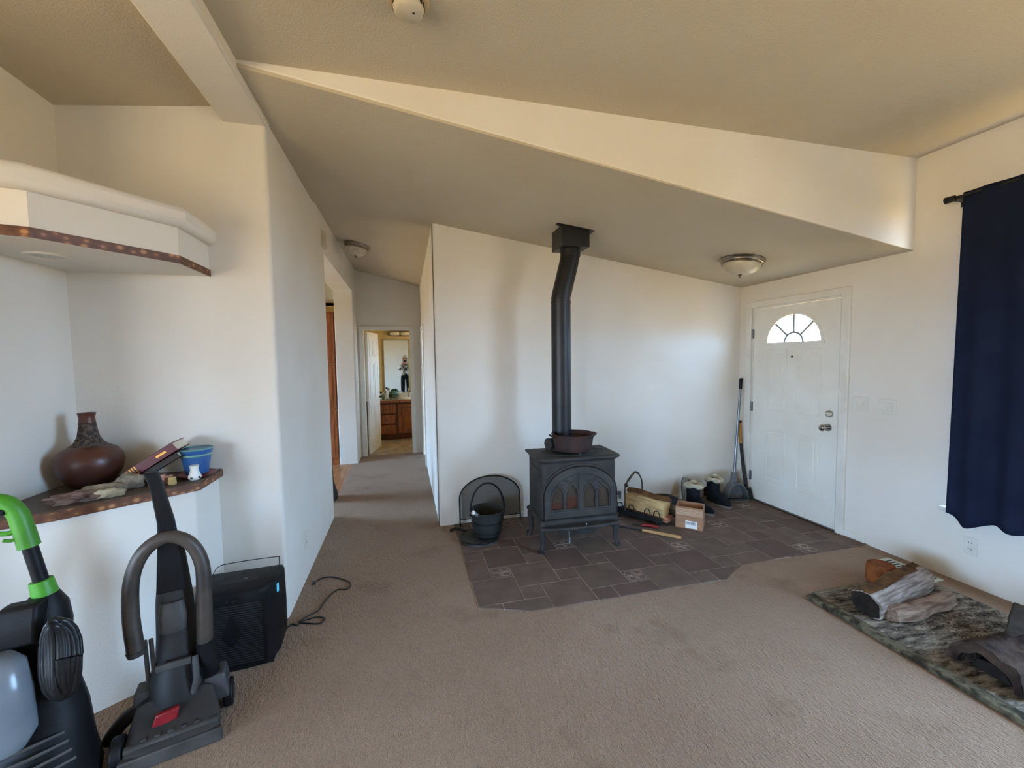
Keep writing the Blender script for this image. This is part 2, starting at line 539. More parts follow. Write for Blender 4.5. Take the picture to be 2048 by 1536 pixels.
# bathroom shell
wall("wall_bathroom_back", [(-1.4, 1.6, 9.0, 9.12, -0.06, 2.5)], BATHW)
wall("wall_bathroom_left", [(-1.4, -1.28, 7.2, 9.1, -0.06, 2.5)], BATHW)
wall("wall_bathroom_right", [(1.5, 1.62, 7.2, 7.6, -0.06, 2.5), (1.5, 1.62, 8.6, 9.1, -0.06, 2.5), (1.5, 1.62, 7.6, 8.6, -0.06, 1.2), (1.5, 1.62, 7.6, 8.6, 2.1, 2.5)], BATHW)
wall("wall_bathroom_front", [(-1.4, -0.635, YE + 0.11, YE + 0.13, -0.06, 2.5), (0.095, 1.6, YE + 0.11, YE + 0.13, -0.06, 2.5), (0.42, 1.6, YE, YE + 0.11, -0.06, 2.5)], BATHW)
wall("ceiling_bathroom", [(-1.4, 1.62, YE + 0.11, 9.12, 2.45, 2.55)], CEIL)
# kitchen shell beside the hall
wall("wall_kitchen_far", [(-4.1, -0.95, 7.3, 7.42, -0.06, T)], KITCHW)
wall("wall_kitchen_left", [(-4.02, -3.9, 2.8, 5.0, -0.06, T), (-4.02, -3.9, 6.3, 7.42, -0.06, T), (-4.02, -3.9, 5.0, 6.3, -0.06, 0.1), (-4.02, -3.9, 5.0, 6.3, 2.3, T)], KITCHW)
wall("ceiling_kitchen", [(-4.02, XL - 0.12, 2.8, 7.42, 2.95, 3.1)], CEIL)
wall("floor_kitchen_side", [(-4.02, XL - 0.1, 2.8, 3.95, -0.06, -0.002)], OAKFLOOR)

struct(B().box(1.06, XD - 0.2, YS - 0.012, YS + 0.01, 0.0, 0.055).build("baseboard_back", TRIMW, smooth=40, bevel=0.004))
struct(B().box(XD - 0.012, XD + 0.01, 2.52, 2.694, 0.0, 0.06).build("baseboard_right", TRIMW, smooth=40, bevel=0.004))

# unseen porch roof added outside the far-half windows to block sky and warm the light
struct(B().box(XFAR - 3.0, XFAR - 0.12, -5.4, 2.8, 2.34, 2.44).box(XFAR - 0.12, -2.2, -5.4, -2.75, 2.34, 2.44).box(XFAR - 3.0, XFAR - 2.88, -5.4, -5.28, -0.5, 2.34).box(-2.32, -2.2, -5.4, -5.28, -0.5, 2.34).box(XFAR - 3.0, XFAR - 2.88, 2.68, 2.8, -0.5, 2.34).build("sky_blocker_porch", TRIMW, smooth=0), "added unseen roof blocking sky from the far-half windows")
struct(B().box(1.62, 3.4, 7.0, 9.3, 2.2, 2.3).build("sky_blocker_eave", TRIMW, smooth=0), "added unseen eave blocking sky from the bathroom window")  # unseen eave added to cut the sky and warm the bathroom light
# ---- windows
def sash(name, x, y0, y1, z0, z1, cols, rows, label):
    """white framed window lying in an x = const wall"""
    r = sroot(name, label)
    b = B()
    b.box(x, x + 0.06, y0, y0 + 0.05, z0, z1); b.box(x, x + 0.06, y1 - 0.05, y1, z0, z1)
    b.box(x, x + 0.06, y0 + 0.05, y1 - 0.05, z0, z0 + 0.05); b.box(x, x + 0.06, y0 + 0.05, y1 - 0.05, z1 - 0.05, z1)
    b.build("window_frame", TRIMW, r, bevel=0.004)
    for i in range(1, cols):
        yy = y0 + (y1 - y0) * i / cols
        B().box(x + 0.005, x + 0.055, yy - 0.022, yy + 0.022, z0 + 0.05, z1 - 0.05).build("mullion", TRIMW, r, bevel=0.003)
    for i in range(1, rows):
        zz = z0 + (z1 - z0) * i / rows
        B().box(x + 0.01, x + 0.05, y0 + 0.05, y1 - 0.05, zz - 0.018, zz + 0.018).build("transom", TRIMW, r, bevel=0.003)
    for i in range(cols):
        a, c = y0 + (y1 - y0) * i / cols, y0 + (y1 - y0) * (i + 1) / cols
        B().box(x + 0.028, x + 0.032, a + 0.02, c - 0.02, z0 + 0.03, z1 - 0.03).build("pane", GLASS, r)
    return r
w = sash("window_1", XD + 0.05, W1[0], W1[1], W1[2], W1[3], 3, 1, "wide white window behind the navy curtain")
B().box(XD - 0.05, XD + 0.06, W1[0] - 0.06, W1[1] + 0.07, W1[2] - 0.03, W1[2]).build("window_sill", TRIMW, w, bevel=0.006)
sash("window_2", 1.54, 7.6, 8.6, 1.2, 2.1, 2, 1, "bathroom window")
sash("window_3", -4.0, 5.0, 6.3, 0.1, 2.3, 2, 1, "kitchen window")
sash("added_window", XFAR - 0.10, W5[0], W5[1], W5[2], W5[3], 2, 1, "unseen window added to light the front door wall")  # unseen opening added to brighten the door wall from the left
r = sroot("window_4", "large rear window")
b = B()
for q in ((W2[0], W2[0] + 0.06), (W2[1] - 0.06, W2[1]), (-3.93, -3.87)):
    b.box(q[0], q[1], YB - 0.10, YB - 0.04, W2[2], W2[3])
b.box(W2[0], W2[1], YB - 0.10, YB - 0.04, W2[2], W2[2] + 0.06); b.box(W2[0], W2[1], YB - 0.10, YB - 0.04, W2[3] - 0.06, W2[3])
b.build("window_frame", TRIMW, r)
for q in ((W2[0] + 0.05, -3.92), (-3.88, W2[1] - 0.05)):
    B().box(q[0], q[1], YB - 0.072, YB - 0.068, W2[2] + 0.05, W2[3] - 0.05).build("pane", GLASS, r)

# ------------------------------------------------------------------ front door with fanlight
d1 = sroot("door_1", "white panelled front door with a fanlight")
ya, yb, za, zb = 2.781, 3.694, 0.014, 2.045
yc, ry, rz_, zf = 3.232, 0.285, 0.262, 1.688
arc = [(yc + ry * math.cos(PI * i / 28), zf + rz_ * math.sin(PI * i / 28)) for i in range(29)]
B().holed([(ya, za), (yb, za), (yb, zb), (ya, zb)], arc, 3.632, 3.672, 'x').build("leaf", DOORW, d1)
arc_o = [(yc + (ry + 0.022) * math.cos(PI * i / 28), zf + (rz_ + 0.022) * math.sin(PI * i / 28)) for i in range(29)]
fl = B().ring(arc, arc_o, 3.621, 3.645, 'x', closed=False).box(3.617, 3.645, yc - ry - 0.034, yc + ry + 0.034, zf - 0.026, zf + 0.002).build("fanlight_frame", DOORW, d1)
hub = 0.098
for k in range(5):
    a0, a1 = PI * (0.0 if k == 0 else (k - 1) / 4), PI * k / 4
    if k == 0:
        pl = [(yc + hub * math.cos(PI * i / 10), zf + hub * 0.92 * math.sin(PI * i / 10)) for i in range(11)]
    else:
        pl = [(yc + ry * math.cos(a0 + (a1 - a0) * i / 8), zf + rz_ * math.sin(a0 + (a1 - a0) * i / 8)) for i in range(9)]
        pl += [(yc + hub * math.cos(a1 - (a1 - a0) * i / 4), zf + hub * 0.92 * math.sin(a1 - (a1 - a0) * i / 4)) for i in range(5)]
    B().prism(pl, 3.648, 3.652, 'x').build("pane", GLASS, fl)
CAME = M("grey_came", S(120, 116, 108), 0.5, col2=S(100, 96, 90), vscale=20)
for k in (1, 2, 3):
    a = PI * k / 4
    B().tube([(3.640, yc + hub * math.cos(a), zf + hub * 0.92 * math.sin(a)), (3.640, yc + ry * math.cos(a), zf + rz_ * math.sin(a))], 0.011, 8).build("glazing_bar", CAME, fl)
B().tube([(3.640, yc + hub * math.cos(PI * i / 12), zf + hub * 0.92 * math.sin(PI * i / 12)) for i in range(13)], 0.011, 8, smooth=False).build("glazing_bar", CAME, fl)
# embossed panels
def panel(y0, y1, z0, z1, x=3.632, root=d1):
    o_ = [(y0, z0), (y1, z0), (y1, z1), (y0, z1)]
    i_ = [(y0 + 0.022, z0 + 0.022), (y1 - 0.022, z0 + 0.022), (y1 - 0.022, z1 - 0.022), (y0 + 0.022, z1 - 0.022)]
    c_ = [(y0 + 0.045, z0 + 0.045), (y1 - 0.045, z0 + 0.045), (y1 - 0.045, z1 - 0.045), (y0 + 0.045, z1 - 0.045)]
    p = B().ring(i_, o_, x - 0.006, x + 0.004, 'x').build("panel", DOORW, root, bevel=0.0035)
    B().prism(c_, x - 0.004, x + 0.004, 'x').build("panel_field", DOORW, p, bevel=0.0035)
for y0, y1 in ((2.945, 3.175), (3.29, 3.52)):
    panel(y0, y1, 1.00, 1.62)
    panel(y0, y1, 0.26, 0.80)
B().cyl((3.632, 3.235, 1.545), (3.622, 3.235, 1.545), 0.010, 0.009, 12).build("peephole", BRONZE, d1)
kn = B().cyl((3.632, 2.862, 0.912), (3.622, 2.862, 0.912), 0.034, 0.032, 24).cyl((3.625, 2.862, 0.912), (3.585, 2.862, 0.912), 0.013, 0.014, 16).build("knob_rose", CHROME, d1)
B().lump((3.565, 2.862, 0.912), (0.026, 0.03, 0.03), 1, 0.0, sub=3).build("knob", CHROME, kn, smooth=80)
B().cyl((3.632, 2.850, 1.036), (3.612, 2.850, 1.036), 0.033, 0.028, 24).box(3.590, 3.615, 2.844, 2.856, 1.016, 1.056).build("deadbolt", CHROME, d1, bevel=0.002)
for z in (1.79, 1.015, 0.26):
    B().cyl((3.622, 3.703, z - 0.05), (3.622, 3.703, z + 0.05), 0.008, n=10).box(3.626, 3.632, 3.692, 3.722, z - 0.048, z + 0.048).build("hinge", STEEL, d1)
B().box(3.60, 3.66, ya - 0.02, yb + 0.02, 0.0, 0.016).build("threshold", BRONZE, d1, bevel=0.004)
b = B()
cas = struct(B().ring([(2.760, 0.0), (2.760, 2.066), (3.716, 2.066), (3.716, 0.0)], [(2.690, 0.0), (2.690, 2.128), (3.785, 2.128), (3.785, 0.0)], 3.606, 3.632, 'x', closed=False).build("trim_2", TRIMW, bevel=0.006, seg=3), "white casing around the front door")
struct(B().ring([(2.779, 0.0), (2.779, 2.049), (3.697, 2.049), (3.697, 0.0)], [(2.756, 0.0), (2.756, 2.072), (3.721, 2.072), (3.721, 0.0)], 3.632, 3.76, 'x', closed=False).build("trim_3", TRIMW), "front door jamb")

# bathroom door casing, open door leaf; side door of the hall
struct(B().ring([(-0.63, 0.0), (-0.63, 2.06), (0.09, 2.06), (0.09, 0.0)], [(-0.70, 0.0), (-0.70, 2.125), (0.158, 2.125), (0.158, 0.0)], YE - 0.022, YE + 0.004, 'y', closed=False).build("trim_4", TRIMW, bevel=0.005), "white casing around the bathroom doorway")
d2 = sroot("door_2", "white six-panel bathroom door standing open", (-0.615, YE + 0.10, 0))
d2.rotation_euler = (0, 0, math.radians(78))
B().box(0, 0.64, -0.035, 0.0, 0.012, 2.04).build("leaf", DOORW, d2, bevel=0.003)
for px in (0.08, 0.35):
    for z0, z1 in ((0.22, 0.80), (0.92, 1.52), (1.64, 1.92)):
        o_ = [(px, z0), (px + 0.21, z0), (px + 0.21, z1), (px, z1)]
        i_ = [(px + 0.02, z0 + 0.02), (px + 0.19, z0 + 0.02), (px + 0.19, z1 - 0.02), (px + 0.02, z1 - 0.02)]
        B().ring(i_, o_, -0.041, -0.033, 'y').build("panel", DOORW, d2, bevel=0.003)
B().cyl((0.585, -0.035, 0.92), (0.585, -0.085, 0.92), 0.012, 0.026, 14).build("door_knob", BRONZE, d2)
struct(B().ring([(6.225, 0.0), (6.225, 2.03), (6.975, 2.03), (6.975, 0.0)], [(6.16, 0.0), (6.16, 2.095), (7.04, 2.095), (7.04, 0.0)], XR - 0.018, XR + 0.004, 'x', closed=False).build("trim_5", TRIMW, bevel=0.004))
d3 = sroot("door_3", "closed white door in the side of the hall")
B().box(XR + 0.03, XR + 0.065, 6.215, 6.985, 0.01, 2.035).build("leaf", DOORW, d3)
for y0 in (6.29, 6.64):
    panel(y0, y0 + 0.27, 0.25, 0.95, XR + 0.03, d3)
    panel(y0, y0 + 0.27, 1.08, 1.9, XR + 0.03, d3)

# ------------------------------------------------------------------ built-in corner niche: cabinet with counter below, soffit above
def border_material():
    m = bpy.data.materials.new("patterned_border")
    m.use_nodes = True
    n, l = m.node_tree.nodes, m.node_tree.links
    b = n['Principled BSDF']
    b.inputs['Roughness'].default_value = 0.45
    tc = n.new('ShaderNodeTexCoord')
    mp = n.new('ShaderNodeMapping')
    mp.inputs['Scale'].default_value = (26, 26, 34)
    v = n.new('ShaderNodeTexVoronoi')
    v.inputs['Scale'].default_value = 1.0
    v.inputs['Randomness'].default_value = 0.7
    r = n.new('ShaderNodeValToRGB')
    e = r.color_ramp.elements
    e[0].position, e[0].color = 0.20, S(176, 124, 82)
    e[1].position, e[1].color = 0.36, S(112, 70, 42)
    x = e.new(0.7); x.color = S(84, 48, 28)
    l.new(tc.outputs['Object'], mp.inputs[0]); l.new(mp.outputs[0], v.inputs['Vector'])
    l.new(v.outputs['Distance'], r.inputs[0]); l.new(r.outputs[0], b.inputs['Base Color'])
    return m
BORDER = border_material()
COUNTER = M("counter_laminate", S(92, 76, 62), 0.5, col2=S(66, 54, 45), vscale=60, bump=0.05, bscale=60, detail=5)
SOFFITP = WALL
cab = [(-1.058, YN + 0.01), (-1.058, 2.447), (-1.452, 2.147), (-1.70, 2.06), (-1.70, YN + 0.01)]
top = [(-1.04, YN + 0.01), (-1.04, 2.440), (-1.447, 2.130), (-1.70, 2.04), (-1.70, YN + 0.01)]
nb = sroot("wall_niche_cabinet", "built-in white corner cabinet with patterned brown counter edge")
B().prism(cab, -0.02, 0.915).build("cabinet_body", WALL, nb, bevel=0.010, seg=3)
B().prism(top, 0.914, 0.953).build("countertop", COUNTER, nb, bevel=0.003)
def border_strip(poly, z0, z1, parent, th=0.006, k=3):
    """one strip per straight run of the edge"""
    for i in range(k):
        p, q = Vector(poly[i]), Vector(poly[i + 1])
        d = (q - p).normalized()
        nrm = Vector((-d.y, d.x)) if (Vector((-d.y, d.x)).dot(Vector((1, -1))) > 0) else Vector((d.y, -d.x))
        e = d * th * 0.5
        pl = [p - e * (i > 0), q + e, q + e + nrm * th, p - e * (i > 0) + nrm * th]
        B().prism([(a.x, a.y) for a in pl], z0, z1).build("border_strip", BORDER, parent, bevel=0.001, seg=1)
border_strip(top, 0.910, 0.948, nb)
sof = [(-1.045, YN + 0.01), (-1.045, 2.392), (-1.360, 2.012), (-1.70, 1.92), (-1.70, YN + 0.01)]
sr = sroot("ceiling_niche_soffit", "white corner soffit over the niche with patterned brown lower edge")
B().prism(sof, 2.048, 2.24).build("soffit_body", WALL, sr, bevel=0.006)
capo = [(-0.998, YN + 0.01), (-0.998, 2.372), (-1.336, 1.965), (-1.70, 1.865), (-1.70, YN + 0.01)]
B().prism(capo, 2.218, 2.312).build("cap_molding", WALL, sr, bevel=0.03, seg=5)
border_strip(sof, 2.046, 2.084, sr)
ring_o = [(-1.52 + 0.075 * math.cos(PI * i / 12), 2.33 + 0.075 * math.sin(PI * i / 12)) for i in range(24)]
ring_i = [(-1.52 + 0.060 * math.cos(PI * i / 12), 2.33 + 0.060 * math.sin(PI * i / 12)) for i in range(24)]
dl = B().ring(ring_i, ring_o, 2.040, 2.052, 'z').build("recessed_light", TRIMW, sr)
B().prism(ring_i, 2.046, 2.052).build("lens", M("frosted_lens", S(200, 198, 190), 0.5, col2=S(190, 188, 180), vscale=8), dl)

# ------------------------------------------------------------------ wood stove
SR = -0.040
st = thing("wood_stove", "dark cast iron wood stove with arched four-light door on curved legs", "stove", (1.352, 3.262, 0.006), SR)
def plan(wd, dp, ch, y_off=0.0, nfr=5):
    """rectangle with rounded front corners (front = -y)"""
    p = [(-wd, dp + y_off), ]
    for i in range(nfr + 1):
        a = PI + (PI / 2) * i / nfr
        p.append((-wd + ch + ch * math.cos(a), -dp + ch + ch * math.sin(a) + y_off))
    for i in range(nfr + 1):
        a = 1.5 * PI + (PI / 2) * i / nfr
        p.append((wd - ch + ch * math.cos(a), -dp + ch + ch * math.sin(a) + y_off))
    p.append((wd, dp + y_off))
    return p
B().prism(plan(0.325, 0.188, 0.06), 0.225, 0.742).build("body", IRON, st, bevel=0.004)
B().loft([[(x, y, z) for x, y in plan(wd, dp, ch)] for wd, dp, ch, z in ((0.328, 0.190, 0.06, 0.716), (0.338, 0.200, 0.06, 0.732), (0.352, 0.214, 0.055, 0.742), (0.356, 0.217, 0.055, 0.752), (0.352, 0.213, 0.055, 0.760), (0.335, 0.196, 0.05, 0.764))]).build("top_plate", IRONT, st, smooth=50)
def oval(rx, ry_, n=40, cy=0.0):
    return [(rx * math.cos(2 * PI * i / n), cy + ry_ * math.sin(2 * PI * i / n)) for i in range(n)]
gr = B()
for k in (1.0, 0.86):
    gr.ring(oval(0.262 * k, 0.150 * k), oval(0.272 * k, 0.158 * k), 0.762, 0.768, 'z')
gr.prism(oval(0.215, 0.12), 0.76, 0.767)
gr.build("griddle_lid", IRONT, st, bevel=0.0015, seg=1)
B().loft([[(x, y, z) for x, y in plan(wd, dp, ch)] for wd, dp, ch, z in ((0.325, 0.188, 0.06, 0.270), (0.345, 0.207, 0.06, 0.252), (0.348, 0.210, 0.06, 0.232), (0.335, 0.197, 0.06, 0.214))]).build("base_skirt", IRON, st, smooth=50)
lip = [(-0.345, -0.17)] + [(0.345 * math.cos(PI + PI * i / 20), -0.19 - 0.085 * abs(math.sin(PI * i / 20)) ** 0.45) for i in range(21)] + [(0.345, -0.17)]
B().prism(lip, 0.196, 0.222).build("ash_lip", IRONT, st, bevel=0.010, seg=3)
B().frustum((0, -0.02, 0.10), (0.15, 0.12), (0, 0, 0.225), (0.22, 0.15)).build("ash_box", IRON, st, bevel=0.006)
B().tube([(-0.10, -0.17, 0.20), (-0.10, -0.20, 0.15), (-0.10, -0.21, 0.10)], 0.006, 8).cyl((-0.10, -0.21, 0.115), (-0.10, -0.212, 0.075), 0.008, 0.011, 10).build("draft_lever", STEEL, st)
for sx in (-1, 1):
    for sy in (-1, 1):
        X, Y = sx * 0.300, sy * 0.165
        pts = [(X, Y, 0.245), (X + sx * 0.020, Y + sy * 0.016, 0.18), (X + sx * 0.012, Y + sy * 0.010, 0.09), (X + sx * 0.024, Y + sy * 0.022, 0.024), (X + sx * 0.034, Y + sy * 0.030, 0.010)]
        B().tube(pts, lambda t: 0.042 - 0.066 * t + 0.044 * t * t + (0.012 if t > 0.9 else 0), 10).cyl((X + sx * 0.03, Y + sy * 0.027, 0.0), (X + sx * 0.03, Y + sy * 0.027, 0.012), 0.026, 0.022, 14).build("leg", IRON, st, smooth=60)
# arched door: frame, tracery, glass, orange lumps
def arch(w, z0, zs, rise, n=24, c=0.0):
    return [(c - w, z0)] + [(c - w * math.cos(PI * i / n), zs + rise * math.sin(PI * i / n)) for i in range(n + 1)] + [(c + w, z0)]
FY = -0.188
dr = B().ring(arch(0.256, 0.335, 0.44, 0.185), arch(0.305, 0.278, 0.455, 0.232), FY - 0.030, FY + 0.006, 'y').build("stove_door", IRONT, st, bevel=0.008, seg=3)
B().ring(arch(0.308, 0.278, 0.455, 0.236), arch(0.322, 0.278, 0.458, 0.252), FY - 0.012, FY + 0.006, 'y', closed=False).build("door_surround", IRON, st, bevel=0.004)
B().prism(arch(0.262, 0.33, 0.44, 0.19), FY - 0.0065, FY - 0.0045, 'y').build("glass", SMOKEGLASS, dr)
def lancet(c, hw, z0, zs, zt, n=6):
    L_ = [(c - hw, z0), (c + hw, z0)]
    L_ += [(c + hw * math.cos(PI / 2 * i / n) ** 0.8 if i < n else c, zs + (zt - zs) * math.sin(PI / 2 * i / n)) for i in range(n + 1)]
    L_ += [(2 * c - x, z) for x, z in reversed(L_[2:-1])]
    return L_
lights = [lancet(-0.196, 0.050, 0.347, 0.44, 0.512), lancet(-0.074, 0.050, 0.347, 0.455, 0.545), lancet(0.074, 0.050, 0.347, 0.455, 0.545), lancet(0.196, 0.050, 0.347, 0.44, 0.512)]
B().holed(arch(0.262, 0.33, 0.44, 0.19), lights, FY - 0.020, FY - 0.007, 'y').build("tracery_plate", IRONT, dr, bevel=0.002, seg=1)
tr = B()
tr.box(-0.018, 0.018, FY - 0.028, FY - 0.010, 0.335, 0.628)
for s_ in (-1, 1):
    tr.tube([(s_ * 0.135, FY - 0.021, 0.35), (s_ * 0.135, FY - 0.021, 0.46), (s_ * 0.112, FY - 0.021, 0.515), (s_ * 0.055, FY - 0.021, 0.575)], 0.008, 8)
    tr.tube([(s_ * 0.135, FY - 0.021, 0.45), (s_ * 0.155, FY - 0.021, 0.505), (s_ * 0.195, FY - 0.021, 0.545)], 0.008, 8)
    tr.tube([(s_ * 0.020, FY - 0.021, 0.455), (s_ * 0.035, FY - 0.021, 0.515), (s_ * 0.085, FY - 0.021, 0.560), (s_ * 0.14, FY - 0.021, 0.585)], 0.008, 8)
    tr.tube([(s_ * 0.245, FY - 0.021, 0.44), (s_ * 0.235, FY - 0.021, 0.49), (s_ * 0.19, FY - 0.021, 0.525), (s_ * 0.155, FY - 0.021, 0.555)], 0.007, 8)
tr.build("tracery", IRONT, dr, smooth=60)
ORANGE_BRICK = M("orange_emissive_brick", S(132, 84, 68), 0.85, col2=S(100, 70, 60), vscale=14, bump=0.4, bscale=30, emit=(S(190, 84, 50), 0.03))  # rust orange with faint emission, for the lumps behind the glass
B().prism(arch(0.260, 0.332, 0.44, 0.188), FY - 0.0025, FY - 0.0005, 'y').build("firebrick_back", M("ashy_firebrick", S(128, 120, 112), 0.9, col2=S(100, 93, 87), vscale=8), st)
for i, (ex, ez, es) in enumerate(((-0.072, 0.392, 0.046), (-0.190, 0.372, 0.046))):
    B().lump((ex, FY - 0.0028, ez), (es * 1.05, 0.0010, es * (1.0 if i == 0 else 0.75)), 3 + i, 0.45, sub=3).build("orange_lump", ORANGE_BRICK, st, smooth=80)
B().box(-0.332, -0.318, -0.14, 0.12, 0.33, 0.66).build("side_door", IRON, st, bevel=0.005)
B().box(-0.30, -0.282, FY - 0.012, FY + 0.004, 0.26, 0.47).build("hinge_plate", IRON, st, bevel=0.003)
B().cyl((0.315, FY - 0.02, 0.44), (0.345, FY - 0.03, 0.44), 0.010, 0.010, 10).cyl((0.335, FY - 0.028, 0.40), (0.335, FY - 0.028, 0.46), 0.009, 0.012, 10).build("latch", IRONT, st)
B().lump((0.03, -0.245, 0.228), (0.008, 0.006, 0.005), 2, 0.2, sub=2).build("ash_chip", TRIMW, st)

# stove pipe with ceiling support box
sp = thing("stove_pipe", "black stove pipe bending up into a square ceiling box", "stove pipe", (1.30, 3.36, 0.77))
B().cyl((0, 0, 0.0), (0, 0, 1.27), 0.083, n=32).build("lower_pipe", PIPEM, sp)
B().cyl((0, 0, 1.25), (0, 0, 1.275), 0.0855, n=32).build("pipe_seam", PIPEM, sp)
B().loft([[(c[0] + 0.082 * math.cos(2 * PI * i / 32) * math.cos(tl), c[1] + 0.082 * math.sin(2 * PI * i / 32), c[2] - 0.082 * math.cos(2 * PI * i / 32) * math.sin(tl)) for i in range(32)]
          for c, tl in (((0, 0, 1.265), 0), ((0, 0, 1.30), 0.02), ((0.012, 0.002, 1.345), 0.25), ((0.082, 0.014, 1.60), 0.26), ((0.095, 0.018, 1.66), 0.05), ((0.097, 0.018, 1.70), 0))]).build("offset_elbow", PIPEM, sp, smooth=50)
B().cyl((0.097, 0.018, 1.655), (0.097, 0.018, 1.745), 0.086, n=32).build("collar", PIPEM, sp)
B().box(-0.024, 0.220, -0.105, 0.142, 1.712, 1.90).build("support_box", PIPEM, sp, bevel=0.003)
sl = Matrix.Rotation(math.atan(0.147), 4, 'Y')
B().box(-0.165, 0.165, -0.15, 0.15, -0.004, 0.002, Matrix.Translation((0.098, 0.018, lowz(1.398) - 0.77 - 0.004)) @ Matrix.Rotation(-0.05, 4, 'Z') @ sl).build("ceiling_plate", PIPEM, sp)
B().lathe([(0.088, 0.0), (0.092, 0.01), (0.092, 0.03), (0.085, 0.045)], 32).build("flue_collar", IRON, sp)
B().cyl((-0.07, -0.02, 0.065), (-0.135, -0.045, 0.065), 0.048, n=8).cyl((-0.13, -0.043, 0.065), (-0.142, -0.047, 0.065), 0.054, n=8).build("cleanout_cap", IRON, sp)

# pot on the stove
RUST = M("rusty_iron", S(70, 46, 40), 0.7, 0.2, col2=S(50, 38, 36), vscale=14, bump=0.25, bscale=90, bdist=0.003)
pot = thing("cast_iron_pot", "round rusty cast iron pot on short feet atop the stove", "pot", (1.345, 3.215, 0.776))
B().lathe([(0.001, 0.022), (0.13, 0.020), (0.146, 0.028), (0.158, 0.07), (0.166, 0.125), (0.178, 0.150), (0.182, 0.158), (0.176, 0.162), (0.166, 0.150), (0.155, 0.120), (0.148, 0.07), (0.135, 0.035), (0.001, 0.032)], 40).build("bowl", RUST, pot, smooth=60)
for a in (-PI / 2 + 0.1, PI / 6, PI * 5 / 6):
    B().cyl((0.115 * math.cos(a), 0.115 * math.sin(a), 0.028), (0.122 * math.cos(a), 0.122 * math.sin(a), 0.0), 0.012, 0.008, 10).build("foot", RUST, pot)
for s in (-1, 1):
    B().tube([(s * 0.17, -0.03, 0.135), (s * 0.195, -0.028, 0.150), (s * 0.200, 0, 0.150), (s * 0.195, 0.028, 0.150), (s * 0.17, 0.03, 0.135)], 0.008, 8).build("ear", RUST, pot)

# ------------------------------------------------------------------ hearth things
def mesh_screen_material():
    m = bpy.data.materials.new("wire_mesh")
    m.use_nodes = True
    n, l = m.node_tree.nodes, m.node_tree.links
    b = n['Principled BSDF']
    b.inputs['Base Color'].default_value = S(40, 36, 32)
    b.inputs['Roughness'].default_value = 0.6
    out = n['Material Output']
    t = n.new('ShaderNodeBsdfTransparent')
    tc = n.new('ShaderNodeTexCoord')
    mp = n.new('ShaderNodeMapping')
    mp.inputs['Scale'].default_value = (300, 300, 300)
    ch = n.new('ShaderNodeTexNoise')
    ch.inputs['Scale'].default_value = 0.4
    mx = n.new('ShaderNodeMixShader')
    mt = n.new('ShaderNodeMath')
    mt.operation = 'MULTIPLY_ADD'
    mt.inputs[1].default_value = 0.25
    mt.inputs[2].default_value = 0.22
    l.new(tc.outputs['Object'], mp.inputs[0]); l.new(mp.outputs[0], ch.inputs['Vector'])
    l.new(ch.outputs['Fac'], mt.inputs[0]); l.new(mt.outputs[0], mx.inputs[0])
    l.new(t.outputs[0], mx.inputs[1]); l.new(b.outputs[0], mx.inputs[2])
    l.new(mx.outputs[0], out.inputs['Surface'])
    return m
fs = thing("fireplace_screen", "small arched black wire mesh screen leaning against the wall", "fireplace screen", (0.752, 3.800, 0.006))
fs.rotation_euler = (-0.05, 0, 0)
A_ = arch(0.292, 0.0, 0.255, 0.195)
B().tube([(p[0], 0, p[1]) for p in A_], 0.007, 8, smooth=False).build("frame", BLACKMETAL, fs, smooth=60)
B().tube([(-0.292, 0, 0.062), (0.292, 0, 0.062)], 0.004, 6).build("lower_rail", BLACKMETAL, fs)
for x in (-0.24, 0.24):
    B().tube([(x, -0.001, 0.062), (x, -0.012, 0.075), (x, -0.012, 0.045)], 0.003, 6).build("hook", BLACKMETAL, fs)
B().prism(arch(0.288, 0.062, 0.255, 0.19), -0.001, 0.001, 'y').build("mesh_panel", mesh_screen_material(), fs)
fs.location.y = 3.81

ash = M("ash_grey_metal", S(78, 74, 70), 0.6, 0.4, col2=S(52, 50, 48), vscale=12, bump=0.1, bscale=60)
lid = thing("ash_pan_lid", "round grey metal lid lying on the tiles under the bucket", "lid", (0.585, 3.490, 0.006))
B().lathe([(0.001, 0.010), (0.06, 0.012), (0.135, 0.028), (0.158, 0.030), (0.165, 0.022), (0.165, 0.004), (0.158, 0.0), (0.14, 0.0), (0.001, 0.002)], 40).build("dish", ash, lid, smooth=50)
B().ring(oval(0.158, 0.158), oval(0.168, 0.168), 0.018, 0.030, 'z').build("rim", BLACKMETAL, lid, bevel=0.002)

WICK = M("black_weave", S(24, 27, 26), 0.7, col2=S(44, 47, 44), vscale=70, bump=0.6, bscale=110, stretch=(1, 1, 2.2))
bk = thing("coal_bucket", "tall black bucket with arched handle beside the stove", "bucket", (0.665, 3.515, 0.036))
B().lathe([(0.001, 0.0), (0.105, 0.0), (0.112, 0.01), (0.132, 0.10), (0.146, 0.19), (0.155, 0.212), (0.158, 0.218), (0.152, 0.222), (0.142, 0.205), (0.126, 0.10), (0.106, 0.014), (0.001, 0.012)], 40).build("bucket_body", WICK, bk, smooth=50)
for z, r_ in ((0.03, 0.117), (0.12, 0.137)):
    B().ring(oval(r_, r_), oval(r_ + 0.005, r_ + 0.005), z, z + 0.012, 'z').build("hoop", BLACKMETAL, bk)
B().tube([(-0.146, 0, 0.17)] + [(-0.150 * math.cos(PI * i / 10), 0, 0.215 + 0.235 * math.sin(PI * i / 10)) for i in range(11)] + [(0.146, 0, 0.17)], 0.011, 8, k=3, flat=0.7).build("handle", BLACKMETAL, bk)
sc_ = thing("hearth_scoop", "small scoop with white-tipped handle resting in the black bucket", "scoop", (0.60, 3.46, 0.21))
